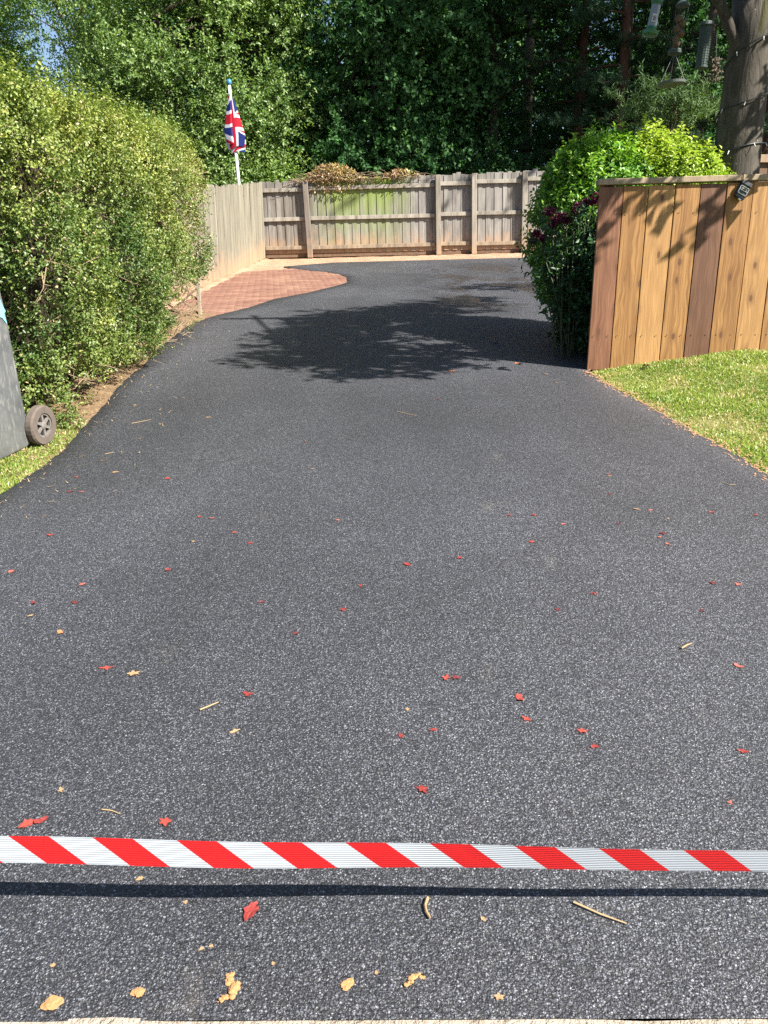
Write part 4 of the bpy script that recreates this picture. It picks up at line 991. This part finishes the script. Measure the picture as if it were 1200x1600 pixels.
def fat_ball_feeder():
    Y = 7.1; b = at(1054, 84, Y); o = thing('fat_ball_feeder', 'stack of brown fat balls in a wire feeder above the hanging tray', 'bird feeder', b)
    rr = random.Random(2)
    for k in range(7):
        c = b + Vector((rr.uniform(-.018, .018) + (.016 if k % 2 else -.016) + .012 * k / 3, rr.uniform(-.015, .015), .035 + k * .036)); m = MB()
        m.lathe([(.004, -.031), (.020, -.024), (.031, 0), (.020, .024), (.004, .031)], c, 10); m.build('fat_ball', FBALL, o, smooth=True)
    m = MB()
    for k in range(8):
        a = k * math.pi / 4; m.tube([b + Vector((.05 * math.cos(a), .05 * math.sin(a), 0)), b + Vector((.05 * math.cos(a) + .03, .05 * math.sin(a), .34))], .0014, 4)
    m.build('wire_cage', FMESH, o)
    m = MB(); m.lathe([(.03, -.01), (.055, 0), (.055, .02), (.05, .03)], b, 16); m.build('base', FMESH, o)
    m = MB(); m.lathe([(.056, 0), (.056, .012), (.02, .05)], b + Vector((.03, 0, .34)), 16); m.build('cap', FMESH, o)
    m = MB(); cord(m, b + Vector((.03, 0, .38)), Vector((b.x + .06, Y, LIMBZ))); m.build('cord', CABLE, o)
    return b
def tray_feeder(fb):
    Y = 7.1; b = at(1049, 131, Y); o = thing('hanging_tray', 'round grey hanging tray feeder on three cords', 'bird feeder', b); M = Matrix.Rotation(R(-5), 3, 'Y')
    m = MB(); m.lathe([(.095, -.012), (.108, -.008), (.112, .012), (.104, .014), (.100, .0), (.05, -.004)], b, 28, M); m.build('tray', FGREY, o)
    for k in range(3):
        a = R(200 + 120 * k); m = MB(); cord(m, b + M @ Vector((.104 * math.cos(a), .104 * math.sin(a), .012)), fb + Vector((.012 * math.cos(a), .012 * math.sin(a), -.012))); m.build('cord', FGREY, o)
def mesh_feeder():
    Y = 7.15; b = at(1096, 104, Y); top = at(1104, 42, Y); ax = top - b; L = ax.length; M = Vector((0, 0, 1)).rotation_difference(ax).to_matrix(); u = ax.normalized()
    o = thing('mesh_feeder', 'dark green mesh tube feeder beside the thick trunk', 'bird feeder', b)
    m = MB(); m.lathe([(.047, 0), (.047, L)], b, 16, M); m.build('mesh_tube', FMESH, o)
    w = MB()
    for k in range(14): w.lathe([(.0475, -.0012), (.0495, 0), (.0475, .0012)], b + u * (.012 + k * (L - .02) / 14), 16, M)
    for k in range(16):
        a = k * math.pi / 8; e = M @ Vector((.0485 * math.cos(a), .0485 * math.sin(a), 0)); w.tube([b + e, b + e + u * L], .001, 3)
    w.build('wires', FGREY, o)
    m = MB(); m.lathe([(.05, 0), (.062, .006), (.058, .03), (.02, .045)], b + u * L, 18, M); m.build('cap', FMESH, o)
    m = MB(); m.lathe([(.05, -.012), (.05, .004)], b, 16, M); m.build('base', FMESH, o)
    m = MB(); cord(m, b + u * (L + .04), Vector((top.x - .02, Y, LIMBZ - .35))); m.build('cord', CABLE, o)
def cone_bunch():
    Y = 7.12; rr = random.Random(9); b = at(1117, 128, Y); o = thing('dried_bunch', 'dried brown cone bunch hanging against the left side of the trunk', 'bunch', b)
    m = MB(); tp = at(1120, 50, Y)
    for k in range(90):
        f = rr.random(); c = b.lerp(tp, f * .5) + Vector((rr.gauss(0, .020), rr.gauss(0, .018), 0)); a = Euler((rr.uniform(0, 3), rr.uniform(0, 3), rr.uniform(0, 3))).to_matrix(); m.box(c, (.022, .012, .006), a)
    m.build('scales', CONE, o); m = MB(); m.tube([b, b.lerp(tp, .6), tp], .004, 5); m.build('cord', CABLE, o)
seed_feeder(); fbb = fat_ball_feeder(); tray_feeder(fbb); mesh_feeder(); cone_bunch()

# lamp hanging on the new fence
def fence_lamp():
    Y = FY - .04; c = at(1160, 298, Y); o = thing('fence_lamp', 'small black lamp with silver bars hanging on the timber fence', 'lamp', c)
    M = Matrix.Rotation(R(27), 3, 'Y') @ Matrix.Rotation(R(-8), 3, 'X')
    def bb(name, off, size, mat, par=o):
        me = bevel_box(name, *size, .004, zbase=False); q = link(name, me, mat, par, c + M @ Vector(off)); q.rotation_euler = M.to_euler(); return q
    body = bb('case', (0, 0, 0), (.075, .034, .125), BLACK)
    bb('top_shade', (0, -.006, .050), (.082, .040, .030), BLACK)
    for z in (.022, -.006, -.034): bb('silver_bar', (0, -.021, z), (.070, .010, .007), SILVER)
    for x in (-.034, .034): bb('silver_bar', (x, -.020, -.006), (.006, .009, .058), SILVER)
    bb('lens', (0, -.019, .008), (.05, .008, .018), FGREY); bb('foot', (.008, -.006, -.066), (.028, .02, .012), SILVER)
    m = MB(); zc = ntop(capj) + .042; m.tube([c + M @ Vector((-.01, 0, .06)), Vector((capj, FY - .042, zc - .045)), Vector((capj, FY - .042, zc + .002)), Vector((capj, FY + .055, zc + .002)), Vector((capj, FY + .055, zc - .1))], .003, 6); m.build('cord', BLACK, o)
fence_lamp()

# ------------------------------------------------------------------ flag
def flag():
    Y = 17.0; b0 = at(373, 285, Y); t0 = at(358, 131, Y); u = (t0 - b0).normalized(); base = b0 - u * ((b0.z - float(gz(b0.x, Y))) / u.z)
    o = thing('flag_pole', 'leaning white pole with a limp union flag behind the tan fence', 'flag', base)
    m = MB(); m.tube([base, t0], [.034, .030], 14); m.build('pole', POLE, o, smooth=True)
    m = MB(); m.lathe([(.038, -.02), (.052, 0), (.055, .05), (.03, .08)], t0, 14); m.build('finial', BLUECAP, o, smooth=True)
    def colr(a, b):          # a along the fly, b along the hoist, both 0..1, flag 2:1
        x, y = (a - .5) * 60, (b - .5) * 30
        blue, red, wht = (.010, .020, .13), (.40, .012, .028), (.56, .57, .60)
        if abs(x) < 3 or abs(y) < 3: return red
        if abs(x) < 5 or abs(y) < 5: return wht
        d1 = (x - 2 * y) / math.sqrt(5); d2 = (x + 2 * y) / math.sqrt(5)
        for d, s in ((d1, 1), (d2, -1)):
            if abs(d) < 3:
                left = x < 0
                k = d * s if False else d
                return red if (0 < (k if left else -k) * (1 if s > 0 else 1) < 2) else wht
        return blue
    NU, NV = 110, 60; v, f, cs = [], [], []
    top = t0 - u * .16; H = .92; Lf = 1.55
    right = Vector((1, 0, 0)); fwd = Vector((0, -1, 0))
    for i in range(NU + 1):
        a = i / NU; s = a * Lf
        ph = s / .36                                    # folds: to the right, back past the pole to the left, and so on
        tri = 2 * abs((ph * .5 + .25) % 1.0 - .5) - .5   # -.5..+.5 zigzag
        for j in range(NV + 1):
            b = j / NV; h = b * H
            wd = .10 + .62 * (b ** .9) * (1 - .35 * max(0, b - .75) / .25) ; xoff = tri * wd * .86 + .045 * (b) * math.sin(ph * 3.1)
            zz = -h - .30 * a * (1 - .35 * b) - .02 * math.sin(ph * 6)
            dep = .045 + .055 * math.cos(ph * math.pi) * (.4 + .6 * b) - .05 * a
            q = top + u * zz + right * (xoff * (1 if a > .02 else a / .02) + .02) + fwd * dep * (1 if a > .03 else a / .03)
            v.append(q)
    for i in range(NU):
        for j in range(NV):
            n_ = NV + 1; f.append((i * n_ + j, (i + 1) * n_ + j, (i + 1) * n_ + j + 1, i * n_ + j + 1)); cs.append(colr((i + .5) / NU, 1 - (j + .5) / NV))
    me = bpy.data.meshes.new('flag_cloth'); me.from_pydata([tuple(p - base) for p in v], [], f); ca_ = me.color_attributes.new('print', 'FLOAT_COLOR', 'CORNER')
    arr = np.repeat(np.array([(*c, 1) for c in cs], dtype=np.float32), 4, axis=0); ca_.data.foreach_set('color', arr.ravel()); me.polygons.foreach_set('use_smooth', [True] * len(f))
    link('flag_cloth', me, FLAG, o, base)
flag()

# ------------------------------------------------------------------ dead vines on the far fence
def vine(label, px0, px1, pytop, seed, n_tw, n_lf, hang):
    rng = np.random.default_rng(seed); rr = random.Random(seed); a, b = at(px0, 285, BY), at(px1, 280, BY); c = at((px0 + px1) / 2, 278, BY); hi = at(px0, pytop, BY).z
    o = thing('dead_vine', label, 'vine', (c.x, BY, btop(c.x) - .02), 'dead vines on the far fence')
    m = MB()
    for k in range(n_tw):
        x0 = rr.uniform(a.x, b.x); f = 1 - abs((x0 - c.x) / (b.x - a.x) * 2) ** 2; zt = btop(x0) + (hi - btop(x0)) * f * rr.random()
        P = [Vector((x0, BY + rr.uniform(-.08, .1), btop(x0) - .03))]; d = Vector((rr.gauss(0, 1), rr.gauss(0, .25), rr.uniform(.1, 1)))
        for j in range(4): P.append(Vector((P[-1].x + d.x * .10 + rr.gauss(0, .05), BY + rr.uniform(-.14, .16), min(zt, P[-1].z + d.z * .10) + rr.gauss(0, .02)))); d.z -= .35
        m.tube(P, [.007, .006, .005, .004, .003], 4, cap=False)
    m.build('stems', TWIG, o)
    N = n_lf; x = rng.normal(size=N) * (b.x - a.x) * .22 + c.x; x = np.clip(x, a.x - .1, b.x + .1); f = 1 - np.clip(np.abs((x - c.x) / (b.x - a.x) * 2), 0, 1) ** 2
    tp = np.array([btop(q) for q in x]); z = tp + rng.random(N) * (hi - tp.mean()) * f * .9; y = BY + rng.normal(size=N) * .09
    hg = rng.random(N) < hang; z = np.where(hg, tp - rng.random(N) ** 2 * .32, z); y = np.where(hg, BY - .06 - .05 * rng.random(N), y)
    p = np.stack([x, y, z], 1); ax = nrmz(rng.normal(size=p.shape) + np.array([0, 0, -.4])); nr = nrmz(np.cross(ax, rng.normal(size=p.shape))); v, t = leaf_quads(p, ax, nr, rng.uniform(.05, .10, N), rng.uniform(.02, .045, N))
    tint = np.clip(.3 + .5 * (x > c.x + .0) * rng.random(N) + rng.normal(size=N) * .2, 0, 1)
    link('leaves', np_mesh('leaves', v, t, {'tint': np.repeat(tint, 4)}, origin=W[o.name]), VINE, o, W[o.name])
vine('big tangle of dead brown vine on top of the far fence', 470, 568, 252, 91, 170, 900, .16)
vine('small clump of dead vine right of the big tangle', 592, 656, 262, 92, 40, 170, .05)
# tall bare stem tips above the big tangle
# ------------------------------------------------------------------ barrier tape across the drive
def tape():
    Yt = 1.18; NXX = 160; Hh = .056
    ax_, bx_ = at(0, 1329, Yt), at(1200, 1345.5, Yt); sl = (bx_.z - ax_.z) / (bx_.x - ax_.x)
    xs = np.linspace(-1.5, 2.4, NXX); v, uvs = [], []
    period = 131 / F * (Yt / ray(600, 1337).y)
    for x in xs:
        zc = ax_.z + sl * (x - ax_.x) + .0012 * math.sin(x * 7) ; tw = R(np.interp(x, [-.6, 0, .6], [-3, 3, 12])) + R(2) * math.sin(x * 5)
        for j in range(5):
            h = (j / 4 - .5) * Hh; v.append((x, Yt - math.sin(tw) * h * 1.0 + .002 * math.sin(x * 9 + 1), zc + math.cos(tw) * h))
    f = [(i * 5 + j, (i + 1) * 5 + j, (i + 1) * 5 + j + 1, i * 5 + j + 1) for i in range(NXX - 1) for j in range(4)]
    o = thing('barrier_tape', 'red and white striped barrier tape stretched across the driveway', 'tape', (0, Yt, ax_.z - .05))
    me = bpy.data.meshes.new('tape_band'); me.from_pydata([tuple(Vector(p) - W[o.name]) for p in v], [], f); uvl = me.uv_layers.new(name='UVMap')
    ph = .5
    for poly in me.polygons:
        poly.use_smooth = True
        for li in poly.loop_indices:
            vi = me.loops[li].vertex_index; x = xs[vi // 5]; j = vi % 5
            uvl.data[li].uv = ((x - at(75, 1309, Yt).x) / period + .0, 1 - j / 4)
    link('tape_band', me, TAPE, o, W[o.name])
    for x in (-1.52, 2.42):
        z = float(gz(x, Yt)); s_ = thing('timber_stake', 'timber stake holding the left end of the tape' if x < 0 else 'timber stake holding the right end of the tape', 'stake', (x, Yt, z), 'stakes holding the tape')
        m = MB(); m.box((x, Yt, z + .38), (.045, .045, .86)); m.build('stake', NEW_A, s_)
tape()

# ------------------------------------------------------------------ litter on the drive
def scrap_mesh(name, seed, lobes, curl):
    rr = random.Random(seed); n_ = 18; v = [(0, 0, .06)]; f = []
    for ring, rf in ((0, .55), (1, 1.0)):
        for k in range(n_):
            a = 2 * math.pi * k / n_; r = rf * (.72 + .28 * math.cos(a * lobes + seed) + rr.uniform(-.24, .20)) if ring else rf * rr.uniform(.8, 1.05)
            v.append((r * math.cos(a), r * math.sin(a) * .72, max(.0, (.10 + curl * (r ** 2) * (math.cos(a * 2 + seed) * .5 + .5) + rr.uniform(-.14, .16)))))
    for k in range(n_):
        k2 = (k + 1) % n_; f.append((0, 1 + k, 1 + k2)); f.append((1 + k, 1 + n_ + k, 1 + n_ + k2, 1 + k2))
    me = bpy.data.meshes.new(name); me.from_pydata(v, [], f); return me
scraps = [scrap_mesh('leaf_scrap', s_, l_, c_) for s_, l_, c_ in ((1, 3, .35), (2, 2, .5), (3, 5, .3), (4, 1, .6), (5, 4, .4))]
def lump_mesh(name, seed):
    bm = bmesh.new(); bmesh.ops.create_icosphere(bm, subdivisions=3, radius=1.0)
    for v in bm.verts:
        k = mnoise.noise(v.co * 1.7 + Vector((seed * 7.1, 0, 0))); k = .55 * mnoise.noise(v.co * 1.3 + Vector((seed * 7.1, 0, 0))) + .22 * mnoise.noise(v.co * 4.3 + Vector((0, seed * 3.3, 0))); v.co *= max(.25, 1 + k); v.co.z = max(-.05, v.co.z * .5 + .25 * mnoise.noise(v.co * 6))
    me = bpy.data.meshes.new(name); bm.to_mesh(me); bm.free(); return me
lumps = [lump_mesh('clay', s_) for s_ in (1, 2, 3)]
def clump_mesh():
    bm = bmesh.new(); rr = random.Random(77)
    for k in range(34):
        a = R(rr.uniform(-110, 95)); rad = .62 + rr.gauss(0, .13); r = rr.uniform(.08, .26) * (1.2 - abs(a) / 2.6)
        c = Vector((rad * math.cos(a) - .35, rad * math.sin(a) * 1.25, r * .25))
        g = bmesh.ops.create_icosphere(bm, subdivisions=2, radius=r)
        for v in g['verts']: v.co *= 1 + .35 * mnoise.noise(v.co * 9 + c * 5); v.co.z *= .7; v.co += c
    me = bpy.data.meshes.new('clay_clump'); bm.to_mesh(me); bm.free(); return me
clump = clump_mesh()
rl_ = random.Random(17)
def scrap(name, px, py, size, mat, label, cat, group=None, meshes=scraps, rot=None, sy=1.0, zs=None):
    p = gp(px, py); t = (p - Vector((0, 0, HC))).length; r = size / F * t * .5 * (1.0)
    me = rl_.choice(meshes)
    o = place(name, me, mat, None, (p.x, p.y, float(zdr(p.x, p.y)) + .001), (0, 0, rl_.uniform(0, 6.28) if rot is None else rot), (r * rl_.uniform(.9, 1.15), r * sy * rl_.uniform(.95, 1.35), (zs or r * .34)))
    return tag(o, label, cat, group)
G = 'red leaves on the driveway'; LBL = 'tiny red leaf scrap on the far half of the driveway'
for px, py, s_, *lb in [(17, 897, 15, 'small red leaf at the left edge, halfway along the driveway'), (130, 917, 13, 'upper of two small red leaves near the left edge'), (117, 946, 12, 'lower of two small red leaves near the left edge'), (52, 946, 12, 'small red leaf above the small tan scrap at left'), (262, 895, 12, 'lone small red leaf left of the centre line'),
                   (391, 853, 10), (367, 836, 9), (332, 813, 8), (312, 811, 8), (262, 750, 12, 'small red leaf opposite the end of the left grass strip'), (110, 771, 11, 'larger of three tiny red leaves beside the left grass strip'), (120, 748, 8), (128, 771, 8), (78, 839, 11, 'small red leaf close to the left edge below the grass strip'),
                   (527, 816, 9), (563, 921, 12, 'small red leaf just above the crimson one in the centre'), (536, 958, 13, 'crimson leaf in the very centre of the driveway'), (409, 946, 12, 'small red leaf left of the crimson centre leaf'), (462, 996, 13, 'small red leaf below and left of the crimson centre leaf'), (718, 876, 12, 'small red leaf right of the one with a pale stalk tip'),
                   (830, 850, 12, 'lowest of a loose triangle of small red leaves right of centre'), (834, 808, 11), (795, 808, 10), (880, 822, 10), (966, 821, 8), (1017, 800, 9), (1035, 836, 12, 'largest of three touching red leaves below the right lawn'), (1030, 842, 9), (1043, 853, 9),
                   (1112, 803, 9), (1180, 807, 8), (929, 932, 13, 'right of two small red leaves right of centre'), (871, 958, 12, 'left of two small red leaves right of centre'), (1097, 958, 11, 'small red leaf below the side by side pair near the right edge'), (1113, 914, 14, 'left of a side by side pair near the right edge'), (1153, 916, 12, 'right of a side by side pair near the right edge'),
                   (1153, 1046, 15, 'red leaf at the right edge, right of the short tan stalk'), (676, 1148, 14, 'right of two small red leaves above the middle of the tape'), (626, 1158, 15, 'left of two small red leaves above the middle of the tape'), (1140, 1262, 10, 'tiny red scrap just above the right end of the tape'), (950, 744, 7), (684, 627, 7), (477, 693, 7), (952, 775, 7)]:
    scrap('fallen_leaf', px, py, s_, rl_.choice((RED, RED, RED2, RED3, RED4)), lb[0] if lb else LBL, 'leaf', G)
for px, py, s_, lb in [(637, 886, 18, 'red leaf with a pale stalk tip in the middle distance'), (167, 1049, 20, 'curled red leaf left of the round tan leaf'), (388, 1091, 19, 'red leaf right of the thin pale twig'), (697, 1066, 17, 'left half of the side by side pair of red leaves'),
                       (713, 1066, 17, 'right half of the side by side pair of red leaves'), (811, 1098, 22, 'largest bright red leaf right of the middle'), (822, 1131, 16, 'red leaf just below the largest bright red one'), (910, 1150, 17, 'upper red leaf of the slanting pair on the right'),
                       (928, 1174, 16, 'lower red leaf of the slanting pair on the right'), (1160, 1181, 16, 'red leaf near the right edge above the tape'), (659, 1241, 22, 'red leaf lying in the middle just above the tape'), (258, 1290, 20, 'upright red leaf touching the tape on the left'),
                       (45, 1293, 22, 'left of two joined red leaves at the left end of the tape'), (64, 1288, 20, 'right of two joined red leaves at the left end of the tape'), (632, 1357, 18, 'red leaf peeping out under the tape')]:
    scrap('fallen_leaf', px, py, s_, RED2 if 'bright' in lb else rl_.choice((RED, RED2, RED, RED3)), lb, 'leaf', 'larger red leaves on the driveway')
scrap('fallen_leaf', 396, 1430, 36, RED, 'large crumpled dark red leaf below the tape', 'leaf', 'larger red leaves on the driveway', meshes=[scraps[3]], rot=1.2)
GT = 'tan leaf scraps on the driveway'; LT = 'small tan leaf scrap lying on the black driveway'
for px, py, s_ in [(48, 966, 10), (993, 798, 11), (1043, 813, 7), (637, 1116, 10), (220, 1380, 12), (96, 1240, 13), (427, 1514, 9), (588, 1529, 9), (755, 1444, 10), (780, 1567, 14), (84, 1515, 9), (316, 1490, 8), (330, 1486, 9), (290, 1417, 10), (302, 850, 8), (487, 735, 8), (325, 653, 10),
                   (180, 740, 12), (952, 747, 7), (852, 587, 9), (868, 600, 8), (775, 537, 12), (305, 503, 8), (210, 634, 9), (118, 655, 10)]:
    scrap('leaf_scrap', px, py, s_, TAN, LT, 'leaf', GT)
scrap('leaf_scrap', 210, 1058, 20, TAN, 'round tan leaf lying beside a curled red one', 'leaf'); scrap('leaf_scrap', 95, 993, 14, ORANGE, 'orange leaf at the left, above the round tan leaf', 'leaf')
scrap('leaf_scrap', 367, 1150, 20, TAN, 'ragged tan leaf below the thin pale twig', 'leaf', sy=.6); scrap('leaf_scrap', 707, 583, 14, ORANGE, 'brown leaf at the near edge of the tree shadow', 'leaf'); scrap('leaf_scrap', 810, 570, 18, ORANGE, 'curled brown leaf in the tree shadow near the fence end', 'leaf')
scrap('leaf_scrap', 918, 585, 14, BROWN, 'brown leaf at the foot of the fence end', 'leaf')
scrap('clay_crumb', 360, 1550, 40, CLAY, 'biggest crumb of yellow clay near the bottom edge', 'clay', 'clay crumbs on the drive', meshes=[clump], zs=.022, rot=.1)
scrap('clay_crumb', 543, 1547, 14, CLAY, 'small round clay crumb right of the biggest one', 'clay', 'clay crumbs on the drive', meshes=lumps, zs=.006); scrap('clay_crumb', 646, 1540, 22, CLAY, 'ragged clay crumb at the bottom in the middle', 'clay', 'clay crumbs on the drive', meshes=[clump], zs=.014, rot=2.2)
scrap('clay_crumb', 82, 1574, 18, CLAY, 'clay crumb in the bottom left corner', 'clay', 'clay crumbs on the drive', meshes=lumps, zs=.006); scrap('clay_crumb', 217, 1557, 13, CLAY, 'small clay crumb between the corner one and the biggest', 'clay', 'clay crumbs on the drive', meshes=lumps, zs=.005)
def stick(pts, r, label, mat=STRAW):
    P = [gp(*p) for p in pts]; P = [Vector((p.x, p.y, float(zdr(p.x, p.y)) + r + .002)) for p in P]; m = MB(); m.tube(P, [r] + [r * .9] * (len(P) - 2) + [r * .6], 6)
    return tag(m.build('dry_stalk', mat, loc=P[0]), label, 'stalk', 'dry stalks on the drive')
stick([(895, 1421), (937, 1440), (978, 1455)], .0024, 'long straight straw stalk at the bottom right'); stick([(668, 1414), (664, 1426), (666, 1436), (672, 1446)], .0035, 'curled tan stalk below the tape in the middle', TAN)
stick([(313, 1117), (328, 1111), (342, 1105)], .0022, 'thin pale twig left of the middle'); stick([(1064, 1020), (1072, 1015), (1080, 1012)], .003, 'short tan stalk on the right', TAN); stick([(620, 646), (640, 651), (652, 653)], .0018, 'pale stalk lying before the tree shadow')
stick([(206, 663), (222, 660), (236, 657)], .0016, 'straw stalk beside the left verge'); stick([(164, 712), (178, 709)], .0016, 'short straw stalk near the left verge'); stick([(1128, 757), (1140, 761), (1150, 761)], .0016, 'thin stalk beside the right lawn'); stick([(160, 1272), (175, 1274), (188, 1279)], .0015, 'fine pale stalk above the tape at left')

def straw_litter():
    rng = np.random.default_rng(13); mbv, mbt = [], []; N = 1500
    y = rng.uniform(3.2, 9.3, N); x = XL(y) + np.where(rng.random(N) < .86, -rng.random(N) * .38, rng.random(N) ** 2.5 * .55); z = np.where(x < XL(y), verge_z(x, y) + .006, zdr(x, y) + .003)
    a = rng.random(N) * 3.14; L = rng.uniform(.01, .05, N); d = np.stack([np.cos(a), np.sin(a), rng.normal(size=N) * .12], 1); d[:, 2] += .114 * d[:, 1]; s = np.stack([-np.sin(a), np.cos(a), np.zeros(N)], 1); w = rng.uniform(.0012, .003, N)
    big = (rng.random(N) < .14) & (x < XL(y)); w = np.where(big, .010, w); L = np.where(big, .03, L)
    c = np.stack([x, y, z], 1); v = np.stack([c - d * L[:, None] / 2 - s * w[:, None], c - d * L[:, None] / 2 + s * w[:, None], c + d * L[:, None] / 2 + np.array([0, 0, .006])], 1).reshape(-1, 3)
    t = np.arange(N * 3).reshape(-1, 3)
    tag(link('straw_litter', np_mesh('straw_litter', v, t), STRAW), 'dry straw and clippings strewn along the foot of the hedge', 'straw', kind='stuff')
straw_litter()
def edge_litter():
    rng = np.random.default_rng(19); N = 700
    y = rng.uniform(3.0, FY, N); x = XR(y) + rng.normal(size=N) * .035 + .01; z = np.where(x > XR(y), lawn_z(x, y) + .010, zdr(x, y) + .003)
    a = rng.random(N) * 3.14; L = rng.uniform(.008, .035, N)[:, None]; w = rng.uniform(.002, .007, N)[:, None]
    d = np.stack([np.cos(a), np.sin(a), .114 * np.sin(a)], 1); s = np.stack([-np.sin(a), np.cos(a), .114 * np.cos(a)], 1); c = np.stack([x, y, z], 1)
    v = np.stack([c - d * L / 2, c + s * w, c + d * L / 2 + np.array([0, 0, .004]), c - s * w], 1).reshape(-1, 3)
    tag(link('edge_litter', np_mesh('edge_litter', v, np.arange(N * 4).reshape(-1, 4)), BROWN), 'dead brown leaf crumbs along the edge of the right lawn', 'leaf litter', kind='stuff')
edge_litter()
# curled brown leaves on the right lawn
for px, py, s_, lb in [(1118, 580, 24, 'pale brown leaf on the lawn close to the fence'), (1145, 610, 30, 'dark curled brown leaf in the middle of the lawn'), (1105, 566, 22, 'flat leaf under the fence boards on the lawn'), (1165, 565, 24, 'brown leaf on the lawn under the last board'), (1195, 572, 20, 'brown leaf at the right edge of the lawn'), (1078, 626, 18, 'small flat leaf on the lower lawn'), (1190, 615, 20, 'pale leaf at the right side of the lawn'), (1010, 573, 18, 'brown leaf tucked under the fence boards')]:
    p = gp(px, py); 
    for _ in range(6):
        zz = float(lawn_z(np.array(p.x), np.array(p.y))); d = ray(px, py); t = (zz + .02 - HC) / d.z; p = Vector((d.x * t, d.y * t, zz))
    r = s_ / F * (p - camo.location).length * .5
    o = place('brown_leaf', scraps[rl_.randrange(5)], rl_.choice((BROWN, TAN, BROWN)), None, (p.x, p.y, p.z + .022), (rl_.uniform(-.2, .2), rl_.uniform(-.2, .2), rl_.uniform(0, 6)), (r, r, r)); tag(o, lb, 'leaf', 'fallen leaves on the lawn')
